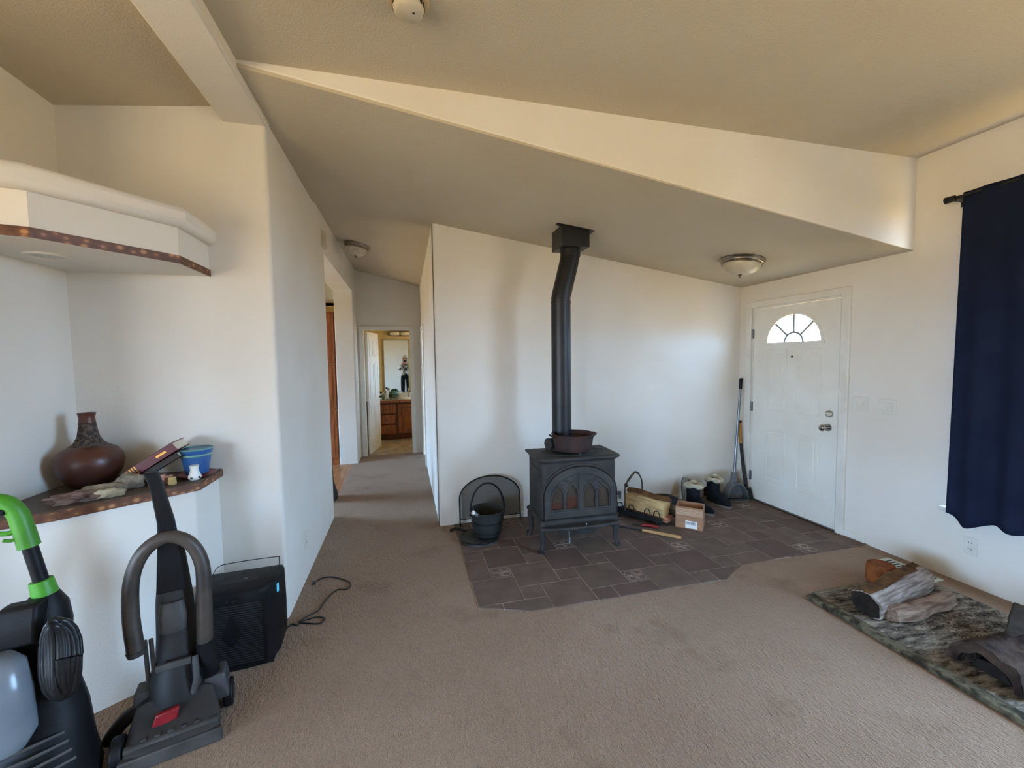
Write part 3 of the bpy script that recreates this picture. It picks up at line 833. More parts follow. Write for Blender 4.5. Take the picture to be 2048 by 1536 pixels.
B().tube([(-0.075, -0.05, 0.065), (-0.03, -0.045, 0.03), (0.01, -0.04, 0.0)], lambda t: 0.016 - 0.006 * t, 10).build("handle", M("grey_rubber", S(120, 124, 124), 0.5, col2=S(96, 100, 100), vscale=20), sc_)
B().cyl((-0.083, -0.051, 0.071), (-0.068, -0.049, 0.060), 0.018, 0.017, 14).build("handle_tip", M("white_plastic", S(225, 225, 220), 0.4, col2=S(214, 214, 208), vscale=9), sc_)
B().tube([(0.008, -0.04, 0.002), (0.05, -0.035, -0.03)], lambda t: 0.010 - 0.004 * t, 8).build("ferrule", M("pale_wood", S(186, 156, 110), 0.6, col2=S(164, 132, 90), vscale=20), sc_)
B().tube([(0.045, -0.035, -0.027), (0.095, -0.02, -0.065), (0.12, -0.01, -0.09)], lambda t: 0.006 + 0.022 * t, 8, flat=0.25).build("blade", STEEL, sc_)
kd = B()
kd.tube([(0, 0, 0.016), (0.05, 0.02, 0.022), (0.10, -0.01, 0.014), (0.13, -0.05, 0.016)], lambda t: 0.014 - 0.005 * t, 8)
tag(kd.build("poker_end", M("dark_twig", S(52, 40, 32), 0.8, col2=S(36, 28, 24), vscale=20, bump=0.3, bscale=60), loc=(0.36, 3.72, 0.0), smooth=60), "short dark bent stick at the base of the hall corner", "stick")

# log carrier with a split log
BARK = M("bark_brown", S(108, 76, 46), 0.9, col2=S(70, 50, 34), vscale=14, bump=0.7, bscale=40, stretch=(1, 1, 1), bdist=0.01)
SPLIT = M("split_wood", S(214, 184, 130), 0.75, col2=S(184, 148, 98), vscale=7, stretch=(0.8, 9, 9), bump=0.35, bscale=26, bdist=0.006)
GREYWOOD = M("weathered_wood", S(170, 156, 146), 0.85, col2=S(112, 96, 86), vscale=8, stretch=(0.8, 8, 8), bump=0.5, bscale=26, bdist=0.008)
ENDGRAIN = M("end_grain", S(196, 160, 126), 0.85, col2=S(140, 102, 76), vscale=18, bump=0.3, bscale=50)
DARKWOOD = M("charred_wood", S(26, 22, 20), 0.9, col2=S(46, 38, 34), vscale=10, bump=0.6, bscale=30, bdist=0.008)
def logmesh(length, sec, seed, amp=0.012, nseg=12, ins=0.0):
    """split log along local x; sec = cross-section outline in (y, z)"""
    rings = []
    for i in range(nseg + 1):
        x = -length / 2 + length * i / nseg
        k = 1 - ins * (abs(2 * i / nseg - 1) ** 6)
        rings.append([(x + 0.008 * mnoise.noise(Vector((y * 20, z * 20, seed + i * 0.0))) * (1 if i in (0, nseg) else 0),
                       y * k + amp * mnoise.noise(Vector((x * 6, y * 9 + seed, z * 9))), z * k + amp * mnoise.noise(Vector((x * 6 + 5, y * 9, z * 9 + seed)))) for y, z in sec])
    return B().loft(rings)
def dens(poly, n=4):
    out = []
    for p, q in zip(poly, poly[1:] + poly[:1]):
        out += [(p[0] + (q[0] - p[0]) * i / n, p[1] + (q[1] - p[1]) * i / n) for i in range(n)]
    return out
lr_a = math.atan2(-0.36, 0.23)
lr = thing("log_carrier", "black metal log carrier with curved handle between stove and box", "log carrier", (2.205, 3.505, 0.006), lr_a)
b = B()
b.prism([(-0.25, -0.10), (0.22, -0.10), (0.22, 0.11), (-0.25, 0.11)], 0.030, 0.040)
b.build("tray", BLACKMETAL, lr, bevel=0.003)
for s in (-1, 1):
    q = B()
    q.prism([(-0.25, 0.035), (0.22, 0.035), (0.22, 0.075), (-0.25, 0.095)], s * 0.105 - 0.004, s * 0.105 + 0.004, 'y')
    q.build("side_plate", BLACKMETAL, lr)
    for x in (-0.20, 0.17):
        B().tube([(x, s * 0.10, 0.035), (x, s * 0.12, 0.012), (x, s * 0.135, 0.008)], 0.009, 8).build("foot", BLACKMETAL, lr)
    for x in (-0.20, -0.08, 0.08, 0.17):
        B().tube([(x - 0.035, s * 0.112, 0.085), (x - 0.02, s * 0.114, 0.135), (x + 0.015, s * 0.114, 0.135), (x + 0.03, s * 0.112, 0.085)], 0.005, 8).build("scroll", BLACKMETAL, lr)
HNDL = M("dark_bronze_handle", S(66, 58, 50), 0.5, 0.5, col2=S(90, 80, 70), vscale=18)
hp = [(-0.15, -0.11, 0.07), (-0.15, -0.11, 0.29), (-0.135, -0.09, 0.355), (-0.11, -0.04, 0.415), (-0.10, 0.0, 0.435), (-0.09, 0.045, 0.415), (-0.08, 0.09, 0.35), (-0.08, 0.11, 0.27), (-0.08, 0.112, 0.08)]
hd = B().tube(hp, 0.007, 8).build("handle", HNDL, lr, smooth=60)
B().tube(hp[2:6], 0.0115, 8).build("grip", HNDL, hd, smooth=60)
B().lump((-0.143, -0.10, 0.32), (0.02, 0.02, 0.022), 4, 0.1, sub=2).build("knob", HNDL, hd, smooth=60)
lg = thing("firewood_log", "pale split firewood log lying in the black carrier", "log", (2.222, 3.490, 0.165), lr_a)
lg.rotation_euler = (0.10, 0.05, lr_a)
sec = dens([(-0.08, -0.07), (0.03, -0.075), (0.075, -0.02), (0.068, 0.055), (0.0, 0.09), (-0.065, 0.065)], 4)
logmesh(0.39, sec, 2).build("split_face", SPLIT, lg, smooth=50)
logmesh(0.40, dens([(-0.015, 0.07), (0.058, 0.038), (0.078, -0.01), (0.094, -0.01), (0.088, 0.06), (0.015, 0.105), (-0.05, 0.088)], 3), 5, 0.010).build("bark", BARK, lg, smooth=50)
l2 = thing("firewood_log", "reddish split log under the pale one in the black carrier", "log", (2.215, 3.475, 0.068), lr_a)
logmesh(0.44, dens([(-0.07, -0.022), (0.07, -0.026), (0.075, 0.012), (-0.05, 0.02)], 4), 8, 0.006).build("wood", M("reddish_wood", S(176, 122, 98), 0.8, col2=S(140, 92, 72), vscale=8, stretch=(1, 8, 8), bump=0.3, bscale=30), l2, smooth=50)

stk = thing("hearth_tool", "thin tool with plain wooden handle lying in front of the log carrier", "tool", (2.055, 3.195, 0.018), math.atan2(-0.373, 0.37))
B().tube([(-0.06, 0, 0.0), (0.10, 0, 0.001), (0.265, 0, 0.0)], lambda t: 0.011 + 0.004 * t, 10).build("handle", M("plain_handle_wood", S(196, 156, 100), 0.6, col2=S(168, 126, 76), vscale=8, stretch=(1, 10, 10)), stk, smooth=60)
B().tube([(-0.055, 0, 0), (-0.20, 0.0, -0.002), (-0.29, 0.006, -0.004)], 0.007, 8).build("shaft", BLACKMETAL, stk)
B().prism([(-0.29, -0.03), (-0.24, -0.02), (-0.24, 0.02), (-0.29, 0.03), (-0.36, 0.028), (-0.36, -0.028)], -0.010, -0.004).build("blade", BLACKMETAL, stk, bevel=0.002)
RED = M("red_plastic", S(150, 30, 36), 0.45, col2=S(118, 22, 28), vscale=14)
rt = thing("fire_lighter", "red handled lighter lying under the log carrier", "lighter", (2.120, 3.305, 0.018), -0.5)
B().tube([(-0.06, 0, 0), (-0.02, 0.004, 0.002), (0.04, 0.0, 0.002), (0.085, -0.012, 0.0)], lambda t: 0.010 + 0.005 * math.sin(PI * t), 8).build("body", RED, rt, smooth=60)
B().tube([(0.02, -0.004, 0.0), (0.04, -0.028, 0.0), (0.075, -0.024, 0.0)], 0.004, 6).build("trigger_guard", RED, rt)
B().tube([(-0.055, 0, 0), (-0.15, 0.003, 0.0)], 0.005, 8).build("nozzle", BLACKMETAL, rt)

# cardboard box
CARD = M("cardboard", S(168, 126, 92), 0.7, col2=S(150, 110, 80), vscale=5, bump=0.08, bscale=60, stretch=(1, 1, 6))
bx_a = math.atan2(-0.169, 0.147)
cb = thing("cardboard_box", "small open cardboard box with a white barcode label", "box", (2.495, 3.222, 0.006), bx_a + 0.10)
wx, wy, hz = 0.112, 0.085, 0.200
for nm, q in (("front_wall", (-wx, wx, -wy, -wy + 0.005)), ("back_wall", (-wx, wx, wy - 0.005, wy))):
    B().box(q[0], q[1], q[2], q[3], 0, hz).build(nm, CARD, cb, bevel=0.001, seg=1)
for s in (-1, 1):
    B().box(s * wx - 0.0025, s * wx + 0.0025, -wy, wy, 0, hz).build("side_wall", CARD, cb, bevel=0.001, seg=1)
B().box(-wx, wx, -wy, wy, 0, 0.005).build("bottom", CARD, cb)
TAPE = M("clear_tape", S(196, 158, 126), 0.10, col2=S(180, 140, 106), vscale=30, bump=0.9, bscale=45, coat=1.0, bdist=0.01, stretch=(1, 1, 3))
B().box(-wx - 0.001, wx + 0.001, -wy - 0.0012, -wy, 0.125, 0.185).build("tape", TAPE, cb)
lb = B().box(-0.03, 0.068, -wy - 0.0022, -wy - 0.0002, 0.012, 0.078).build("label", M("label_paper", S(232, 232, 230), 0.6, col2=S(224, 224, 222), vscale=9), cb)
INK = M("black_ink", S(24, 24, 26), 0.7, col2=S(34, 34, 36), vscale=20)
bc = B()
xx = -0.022
while xx < 0.058:
    wdt = random.choice((0.0012, 0.0018, 0.003))
    bc.box(xx, xx + wdt, -wy - 0.0027, -wy - 0.0021, 0.045, 0.072)
    xx += wdt + random.choice((0.0012, 0.002, 0.0028))
bc.build("barcode", INK, lb)

# boots by the door
FLEECE = M("cream_fleece", S(206, 196, 170), 0.95, col2=S(160, 150, 126), vscale=30, bump=0.9, bscale=70, bdist=0.012)
BOOT = M("black_boot_suede", S(20, 22, 28), 0.8, col2=S(34, 36, 42), vscale=9, bump=0.25, bscale=60)
SOLE = M("grey_sole", S(120, 116, 106), 0.7, col2=S(92, 88, 80), vscale=14)
def ell(cx, cy, rx, ry_, z, n=20, pw=1.0):
    return [(cx + rx * math.cos(2 * PI * i / n), cy + ry_ * math.sin(2 * PI * i / n), z) for i in range(n)]
def boot(loc, rz, label, lean=0.0, hs=1.0):
    t = thing("winter_boot", label, "boot", loc, rz, "fleece-lined boots by the door")
    t.rotation_euler = (0, lean, rz)
    B().loft([ell(0, -0.05, 0.046, 0.138, 0.018), ell(0, -0.052, 0.050, 0.142, 0.045), ell(0, -0.04, 0.050, 0.128, 0.075), ell(0, -0.01, 0.050, 0.092, 0.105), ell(0, 0.012, 0.052, 0.066, 0.14 * hs), ell(0, 0.014, 0.058, 0.066, 0.21 * hs), ell(0, 0.012, 0.066, 0.070, 0.255 * hs)]).build("upper", BOOT, t, smooth=70)
    B().loft([ell(0, -0.05, 0.050, 0.144, 0.0), ell(0, -0.05, 0.052, 0.147, 0.012), ell(0, -0.05, 0.050, 0.144, 0.024)]).build("sole", SOLE, t, smooth=40)
    k = B()
    ringp = []
    for i in range(29):
        a = 2 * PI * i / 28
        ringp.append((0.068 * math.cos(a), 0.012 + 0.073 * math.sin(a), 0.262 * hs + 0.012 * math.sin(2 * a + 1)))
    k.tube(ringp, lambda t_: 0.023 + 0.006 * math.sin(t_ * 31), 10, smooth=False)
    k.build("fleece_cuff", FLEECE, t, smooth=80)
    return t
boot((2.775, 3.52, 0.006), 0.55, "black boot with cream fleece cuff standing beside the cardboard box", 0.03)
boot((3.125, 3.655, 0.006), 0.25, "black boot with cream fleece cuff standing next to the dustpan", -0.02)
# flat shoes and slippers around the boots
def shoe(name, loc, rot, label, cat, mat, sole, L=0.13, W=0.045, H=0.075, extra=None):
    t = thing(name, label, cat, loc, 0)
    t.rotation_euler = rot
    B().loft([ell(0, 0, W, L, 0.012), ell(0, 0, W * 1.05, L * 1.01, 0.03), ell(0, 0.01, W, L * 0.94, H * 0.6), ell(0, 0.035, W * 0.8, L * 0.66, H), ell(0, 0.045, W * 0.62, L * 0.5, H * 0.98), ell(0, 0.05, W * 0.5, L * 0.4, H * 0.55)]).build("upper", mat, t, smooth=70)
    B().loft([ell(0, 0, W * 1.02, L * 1.02, 0.0), ell(0, 0, W * 1.08, L * 1.04, 0.008), ell(0, 0, W * 1.04, L * 1.02, 0.018)]).build("sole", sole, t)
    if extra:
        B().tube(extra[1], 0.009, 8).build(extra[0], extra[2], t)
    return t
shoe("rubber_clog", (2.56, 3.70, 0.006), (0, 0, 1.35), "low black rubber clog lying along the wall behind the log", "shoe", BLACKMATTE, BLACKMATTE, 0.17, 0.07, 0.13)
shoe("slipper", (2.50, 3.52, 0.006), (0, 0, 0.9), "brown fuzzy slipper behind the cardboard box", "slipper", M("brown_fleece", S(112, 98, 82), 0.95, col2=S(84, 72, 60), vscale=30, bump=0.7, bscale=80), BLACKMATTE, 0.14, 0.055, 0.09)
sn = shoe("sneaker", (2.86, 3.79, 0.14), (1.36, 0.10, 0.15), "grey sneaker with a red heel tab propped upright against the wall", "shoe", M("grey_mesh_fabric", S(150, 144, 132), 0.8, col2=S(128, 122, 112), vscale=20, bump=0.3, bscale=120), SOLE, 0.13, 0.048, 0.08,
          ("heel_tab", [(0.02, -0.06, 0.075), (0.028, -0.10, 0.065), (0.03, -0.125, 0.035)], M("dark_red_fabric", S(110, 40, 40), 0.8, col2=S(90, 32, 32), vscale=14)))
shoe("ankle_boot", (3.215, 3.765, 0.006), (0, 0, 0.2), "dark purple ankle shoe with pale sole beside the dustpan", "shoe", M("dark_plum_fabric", S(44, 34, 40), 0.8, col2=S(60, 48, 52), vscale=12, bump=0.2, bscale=80), M("pale_rubber", S(176, 166, 146), 0.7, col2=S(150, 142, 124), vscale=14), 0.125, 0.048, 0.11)

# lobby dustpan and yellow-handled brush
GREYPL = M("grey_plastic", S(108, 110, 110), 0.5, col2=S(88, 90, 92), vscale=10, bump=0.05, bscale=60)
dp = thing("lobby_dustpan", "long-handled grey dustpan standing in the corner by the door", "dustpan", (3.425, 3.705, 0.006), -0.20)
dp_sec = [(-0.115, 0.0), (0.115, 0.0), (0.118, 0.035), (0.10, 0.105), (0.065, 0.165), (0.03, 0.19), (-0.03, 0.19), (-0.065, 0.165), (-0.10, 0.105), (-0.118, 0.035)]
B().prism(dp_sec, 0.030, 0.040, 'y').build("pan_back", GREYPL, dp, bevel=0.003)
B().ring([(p[0] * 0.94, max(p[1] * 0.95, 0.006)) for p in dp_sec], dp_sec, -0.075, 0.034, 'y').build("pan_rim", GREYPL, dp, bevel=0.002)
B().box(-0.122, 0.122, -0.078, -0.068, 0.03, 0.042).build("lip_ridge", BLACKPLASTIC, dp)
B().frustum((0, 0.02, 0.18), (0.034, 0.022), (0.012, 0.03, 0.29), (0.022, 0.018)).build("socket", GREYPL, dp, bevel=0.004)
B().cyl((0.010, 0.03, 0.25), (0.115, 0.115, 1.20), 0.0125, n=14).build("handle", STEEL, dp)
B().cyl((0.115, 0.115, 1.19), (0.125, 0.123, 1.29), 0.016, 0.017, 14).lump((0.126, 0.124, 1.295), (0.018, 0.018, 0.014), 1, 0, sub=2).build("handle_grip", BLACKPLASTIC, dp)
YEL = M("yellow_plastic", S(176, 126, 46), 0.5, col2=S(150, 104, 36), vscale=9)
br = thing("snow_brush", "black brush with a yellow upper handle behind the dustpan", "brush", (3.565, 3.685, 0.006))
B().tube([(0.0, 0.0, 0.10), (-0.004, 0.05, 0.35), (0.004, 0.10, 0.60)], lambda t: 0.022 - 0.006 * t, 10).build("lower_handle", BLACKMATTE, br, smooth=60)
B().tube([(0.004, 0.10, 0.59), (0.008, 0.115, 0.70), (0.010, 0.125, 0.81)], 0.019, 10).build("upper_handle", YEL, br, smooth=60)
B().tube([(0.010, 0.125, 0.805), (0.012, 0.122, 0.832), (0.026, 0.118, 0.83)], 0.012, 8).build("hook", BRONZE, br)
B().frustum((0.005, -0.01, 0.0), (0.035, 0.05), (0.0, 0.0, 0.12), (0.024, 0.035)).build("brush_head", BLACKMATTE, br, bevel=0.006)
bs = B()
for i in range(60):
    px, py = random.uniform(-0.028, 0.03), random.uniform(-0.055, 0.035)
    bs.cyl((px, py, 0.07), (px * 1.35 + 0.006, py * 1.15, 0.001), 0.002, n=4)
bs.build("bristles", M("dirty_bristle", S(70, 62, 50), 0.9, col2=S(50, 44, 36), vscale=30), br)

# ------------------------------------------------------------------ curtain and rod
NAVY = M("navy_curtain_fabric", S(24, 31, 52), 0.85, col2=S(30, 38, 60), vscale=4, bump=0.25, bscale=420, bdist=0.002, spec=0.15)
cu = thing("curtain", "long navy blue curtain panel hanging over the window", "curtain", (3.545, 1.955, 0))
b = B()
NY, NZ = 90, 40
rows = []
for j in range(NZ + 1):
    tz = j / NZ
    row = []
    for i in range(NY + 1):
        s = i / NY
        y = -1.30 * s
        amp = (0.008 + 0.020 * tz) * (0.5 + 0.5 * min(1, s * 6))
        xo = amp * math.sin(s * 42 + 0.8 * math.sin(s * 9)) + 0.006 * math.sin(s * 17 + 2)
        hem = 0.475 - 0.060 * math.exp(-((s - 0.10) / 0.055) ** 2) - 0.012 * math.sin(s * 31) + 0.004 * math.sin(s * 70) - 0.02 * s
        z = 2.60 + (hem - 2.60) * tz
        row.append(b.v((xo, y + 0.012 * tz * (1 - s), z)))
    rows.append(row)
for j in range(NZ):
    for i in range(NY):
        b.face([rows[j][i], rows[j][i + 1], rows[j + 1][i + 1], rows[j + 1][i]])
b.build("panel", NAVY, cu, smooth=180, solid=0.004)
rod = thing("curtain_rod", "black curtain rod with cylindrical end cap", "curtain rod", (3.548, 2.0, 2.578))
B().cyl((0, 0, 0), (0, -2.9, 0), 0.010, n=12).build("rod", BLACKMETAL, rod)
B().cyl((0, -0.004, 0), (0, 0.048, 0), 0.020, 0.022, 18).build("end_cap", BLACKMETAL, rod, bevel=0.002)
B().box(0.0, 0.083, -0.012, -0.002, -0.022, 0.012).box(0.077, 0.083, -0.022, 0.008, -0.05, 0.03).build("bracket", BLACKMETAL, rod)
B().box(0.0, 0.083, -2.60, -2.59, -0.022, 0.012).build("bracket", BLACKMETAL, rod)

# ------------------------------------------------------------------ ceiling lights, detector, chime, switches, outlets, floor vents
ALAB = M("alabaster_glass", S(206, 196, 176), 0.35, col2=S(180, 168, 146), vscale=7, detail=6, spec=0.4)
def flush(loc, label, k=1.0, tilt=True):
    t = thing("ceiling_light", label, "ceiling light", loc, 0, "flush dome ceiling lights")
    t.rotation_euler = (0, math.atan(0.147) if tilt else 0, 0)
    B().lathe([(0.001, 0.0), (0.186 * k, 0.0), (0.188 * k, -0.010), (0.180 * k, -0.018), (0.176 * k, -0.022), (0.172 * k, -0.034), (0.160 * k, -0.042), (0.150 * k, -0.040), (0.001, -0.03)], 44).build("pan", NICKEL if tilt else BRONZE, t, smooth=35)
    B().ring(oval(0.156 * k, 0.156 * k, 44), oval(0.166 * k, 0.166 * k, 44), -0.052, -0.036, 'z').build("trim_ring", NICKEL, t, bevel=0.003)
    B().lathe([(0.156 * k, -0.040), (0.154 * k, -0.056), (0.142 * k, -0.082), (0.112 * k, -0.108), (0.070 * k, -0.126), (0.030 * k, -0.133), (0.001, -0.134)], 44).build("glass_dome", ALAB, t, smooth=80)
    f = B().lathe([(0.001, -0.128), (0.016, -0.132), (0.020, -0.139), (0.010, -0.146), (0.008, -0.154), (0.004, -0.162), (0.001, -0.164)], 20).build("finial", NICKEL, t, smooth=60)
    return t
flush((2.94, 3.14, lowz(2.94)), "nickel dome ceiling light above the front door")
flush((-0.50, 5.27, 2.925), "dark rimmed dome ceiling light over the hall", 0.80)
SD = M("aged_white_plastic", S(206, 198, 180), 0.5, col2=S(190, 178, 154), vscale=8)
sd = thing("smoke_detector", "round white smoke detector on the flat ceiling", "smoke detector", (0.055, 1.755, ZC))
B().lathe([(0.001, 0.0), (0.078, 0.0), (0.080, -0.006), (0.076, -0.014), (0.064, -0.016), (0.001, -0.015)], 36).build("mounting_plate", M("yellowed_plastic", S(198, 176, 134), 0.5, col2=S(184, 160, 120), vscale=8), sd, smooth=35)
B().lathe([(0.001, -0.014), (0.060, -0.014), (0.060, -0.034), (0.056, -0.046), (0.046, -0.054), (0.001, -0.056)], 36).build("cover", SD, sd, smooth=40)
vt = B()
for i in range(18):
    a = 2 * PI * i / 18
    vt.box(-0.006, 0.006, -0.0015, 0.0015, -0.008, 0.008, Matrix.Translation((0.0605 * math.cos(a), 0.0605 * math.sin(a), -0.026)) @ Matrix.Rotation(a + PI / 2, 4, 'Z'))
vt.build("vent_slots", BRONZE, sd)
B().cyl((0.018, -0.012, -0.054), (0.018, -0.012, -0.0575), 0.004, n=10).build("test_button", BRONZE, sd)
ch = thing("door_chime", "small white door chime box high on the hall wall", "chime", (XL, 4.40, 2.722))
ch.location = (XL, 4.36, 2.715)
B().box(0.0, 0.034, -0.055, 0.055, -0.075, 0.075).build("cover", SD, ch, bevel=0.012, seg=4)
B().box(0.0, 0.008, -0.062, 0.062, -0.082, 0.082).build("back_plate", TRIMW, ch, bevel=0.003)
SW = M("switch_white", S(222, 218, 206), 0.4, col2=S(214, 209, 196), vscale=9)
def switch(loc, label, rocker):
    t = thing("light_switch", label, "light switch", loc)
    B().box(-0.006, 0.0, -0.062, 0.062, -0.060, 0.060).build("plate", SW, t, bevel=0.003)
    for y in (-0.024, 0.024):
        if rocker:
            B().box(-0.010, -0.005, y - 0.017, y + 0.017, -0.034, 0.034).build("rocker", SW, t, bevel=0.0025)
        else:
            g = B().box(-0.008, -0.005, y - 0.007, y + 0.007, -0.015, 0.015).build("toggle_slot", SW, t, bevel=0.001)
            B().box(-0.018, -0.005, y - 0.004, y + 0.004, 0.0, 0.012).build("toggle", SW, g, bevel=0.001)
switch((XD, 2.593, 1.148), "white double toggle switch plate next to the door casing", False)
switch((XD, 2.398, 1.146), "white double rocker switch plate nearer the curtain", True)
def outlet(loc, rz, label):
    t = thing("wall_outlet", label, "outlet", loc, rz)
    B().box(-0.006, 0.0, -0.036, 0.036, -0.058, 0.058).build("plate", SW, t, bevel=0.003)
    for z in (-0.022, 0.022):
        s_ = B().box(-0.008, -0.005, -0.017, 0.017, z - 0.014, z + 0.014).build("socket", SW, t, bevel=0.004)
        B().box(-0.0088, -0.0078, -0.008, -0.006, z - 0.005, z + 0.006).box(-0.0088, -0.0078, 0.006, 0.008, z - 0.005, z + 0.006).build("slots", BLACKMATTE, s_)
outlet((XD, 1.870, 0.27), 0, "white wall outlet below the navy curtain")
outlet((XL, 3.20, 0.29), PI, "white wall outlet low on the hall wall end")
VENT = M("vent_paint", S(206, 206, 190), 0.5, 0.1, col2=S(190, 188, 172), vscale=9)
def floor_vent(loc, rz, label, L=0.17, W=0.055, n=12):
    t = thing("floor_vent", label, "floor vent", loc, rz)
    B().ring([(-W + 0.014, -L + 0.016), (W - 0.014, -L + 0.016), (W - 0.014, L - 0.016), (-W + 0.014, L - 0.016)], [(-W, -L), (W, -L), (W, L), (-W, L)], 0.0, 0.006, 'z').build("frame", VENT, t, bevel=0.002)
    B().box(-W + 0.012, W - 0.012, -L + 0.014, L - 0.014, 0.0, 0.001).build("duct", BLACKMATTE, t)
    for i in range(n):
        y = -L + 0.022 + (2 * L - 0.044) * i / (n - 1)
        B().box(-W + 0.012, W - 0.012, y - 0.0045, y + 0.0045, 0.001, 0.0045).build("slat", VENT, t)
floor_vent((3.485, 2.12, 0.0), 0.02, "white metal floor vent beside the entry wall")
floor_vent((-0.23, 8.33, 0.001), PI / 2, "white floor vent in front of the bathroom vanity", 0.15, 0.06, 10)

# ------------------------------------------------------------------ hearth mat with firewood and debris by the curtain
def mat_material():
    m = bpy.data.materials.new("soiled_mat")
    m.use_nodes = True
    n, l = m.node_tree.nodes, m.node_tree.links
    b = n['Principled BSDF']
    b.inputs['Roughness'].default_value = 0.9
    b.inputs['Specular IOR Level'].default_value = 0.1
    tc = n.new('ShaderNodeTexCoord')
    mp = n.new('ShaderNodeMapping')
    mp.inputs['Scale'].default_value = (1.0, 3.4, 1)
    mp.inputs['Rotation'].default_value = (0, 0, 0.5)
    t = n.new('ShaderNodeTexNoise')
    t.inputs['Scale'].default_value = 9
    t.inputs['Detail'].default_value = 8
    t.inputs['Roughness'].default_value = 0.7
    r = n.new('ShaderNodeValToRGB')
    e = r.color_ramp.elements
    e[0].position, e[0].color = 0.38, S(44, 38, 33)
    e[1].position, e[1].color = 0.66, S(164, 154, 138)
    x = e.new(0.50); x.color = S(108, 99, 88)
    bp = n.new('ShaderNodeBump')
    bp.inputs['Strength'].default_value = 0.6
    bp.inputs['Distance'].default_value = 0.006
    l.new(tc.outputs['Object'], mp.inputs[0]); l.new(mp.outputs[0], t.inputs['Vector'])
    l.new(t.outputs['Fac'], r.inputs[0]); l.new(r.outputs[0], b.inputs['Base Color'])
    l.new(t.outputs['Fac'], bp.inputs['Height']); l.new(bp.outputs[0], b.inputs['Normal'])
    return m
MATM = mat_material()
MOSS = M("green_border_weave", S(106, 97, 78), 0.9, col2=S(52, 47, 37), vscale=22, contrast=(0.42, 0.6), bump=0.6, bscale=90, stretch=(1, 1, 1), detail=6)
mt = thing("hearth_mat", "grey soiled mat with mossy green border under the firewood", "mat", (2.47, 0.0, 0.0))
B().box(0.045, 0.93, 0.30, 2.035, 0.0, 0.022).build("mat_field", MATM, mt, bevel=0.005)
B().box(-0.02, 0.05, 0.27, 2.045, 0.0, 0.026).build("side_border", MOSS, mt, bevel=0.008, seg=3)
B().box(0.05, 0.93, 2.030, 2.062, 0.0, 0.023).build("end_border", M("mat_end_binding", S(150, 140, 122), 0.9, col2=S(96, 88, 74), vscale=18, bump=0.4, bscale=70), mt, bevel=0.006)
# debris: bark crumbs and splinters nobody could count
dbm = bmesh.new()
for i in range(900):
    a = random.random()
    px, py = random.gauss(3.02, 0.22), random.gauss(1.50, 0.28)
    if not (2.54 < px < 3.38 and 0.9 < py < 2.0):
        continue
    L_, W_, H_ = random.uniform(0.004, 0.030) * (1 if a < 0.9 else 1.6), random.uniform(0.0015, 0.006), random.uniform(0.001, 0.003)
    mtx = Matrix.Translation((px, py, 0.0225 + H_)) @ Matrix.Rotation(random.uniform(0, PI), 4, 'Z') @ Matrix.Rotation(random.uniform(-0.15, 0.15), 4, 'Y') @ Matrix.Diagonal((L_, W_, H_, 1))
    bmesh.ops.create_cube(dbm, size=1.0, matrix=mtx)
me = bpy.data.meshes.new("bark_debris")
dbm.to_mesh(me); dbm.free()
me.materials.append(M("bark_crumbs", S(60, 46, 38), 0.95, col2=S(156, 136, 112), vscale=60, contrast=(0.42, 0.62)))
o = bpy.data.objects.new("bark_debris", me)
COL.objects.link(o)
tag(o, "bark crumbs and splinters strewn over the grey mat", "debris", kind="stuff")

def firelog(loc, rot, L, sec, seed, label, mat, barkm=None, amp=0.014, bark_sec=None, endm=None, e0=True, e1=True):
    t = thing("firewood_log", label, "log", loc)
    t.rotation_euler = rot
    logmesh(L, dens(sec, 4), seed, amp).build("split_face", mat, t, smooth=50)
    if barkm and bark_sec:
        logmesh(L * 0.98, dens(bark_sec, 3), seed + 3, amp * 0.8).build("bark", barkm, t, smooth=50)
    if endm:
        for s, on in ((-1, e0), (1, e1)):
            if on:
                rr = [[(s * (L / 2 + x_), y * k + 0.004 * mnoise.noise(Vector((y * 30, z * 30, seed))), z * k) for y, z in dens(sec, 4)] for x_, k in ((-0.002, 0.97), (0.006, 0.93))]
                B().loft(rr).build("cut_end", endm, t)
    return t
# large split log lying across the mat, pale flank up, dark cut end to the viewer
ang = 0.20
firelog((2.925, 1.855, 0.092), (0.25, 0.0, ang), 0.68, [(-0.088, -0.035), (-0.045, -0.066), (0.030, -0.062), (0.072, -0.030), (0.078, 0.022), (0.040, 0.055), (-0.005, 0.070), (-0.062, 0.040)], 11,
        "large split log with pale weathered flank and dark end on the mat", GREYWOOD, BARK, 0.016, [(-0.005, 0.06), (0.042, 0.055), (0.072, -0.005), (0.084, 0.0), (0.052, 0.072), (-0.01, 0.080)], DARKWOOD, True, False)
firelog((2.93, 1.725, 0.056), (-0.15, 0.0, ang - 0.16), 0.52, [(-0.055, -0.03), (0.05, -0.035), (0.06, 0.005), (0.0, 0.035), (-0.05, 0.02)], 21,
        "twisted pale splinter log leaning under the large split log", M("pale_bark_wood", S(158, 134, 116), 0.85, col2=S(108, 86, 72), vscale=8, stretch=(1, 7, 7), bump=0.5, bscale=30), amp=0.022)
fb = thing("firewood_log", "short round reddish log standing behind the large split log", "log", (3.06, 2.02, 0.024), 0.3)
B().lathe([(0.001, 0), (0.075, 0.0), (0.082, 0.02), (0.080, 0.10), (0.076, 0.125), (0.001, 0.128)], 24).build("bark", M("rust_bark", S(150, 88, 48), 0.9, col2=S(112, 64, 36), vscale=14, bump=0.4, bscale=60), fb, smooth=50)
B().lathe([(0.001, 0.126), (0.070, 0.126), (0.066, 0.131), (0.001, 0.131)], 24).build("cut_end", M("rust_end_grain", S(140, 84, 50), 0.9, col2=S(108, 62, 38), vscale=16, bump=0.4, bscale=60), fb)
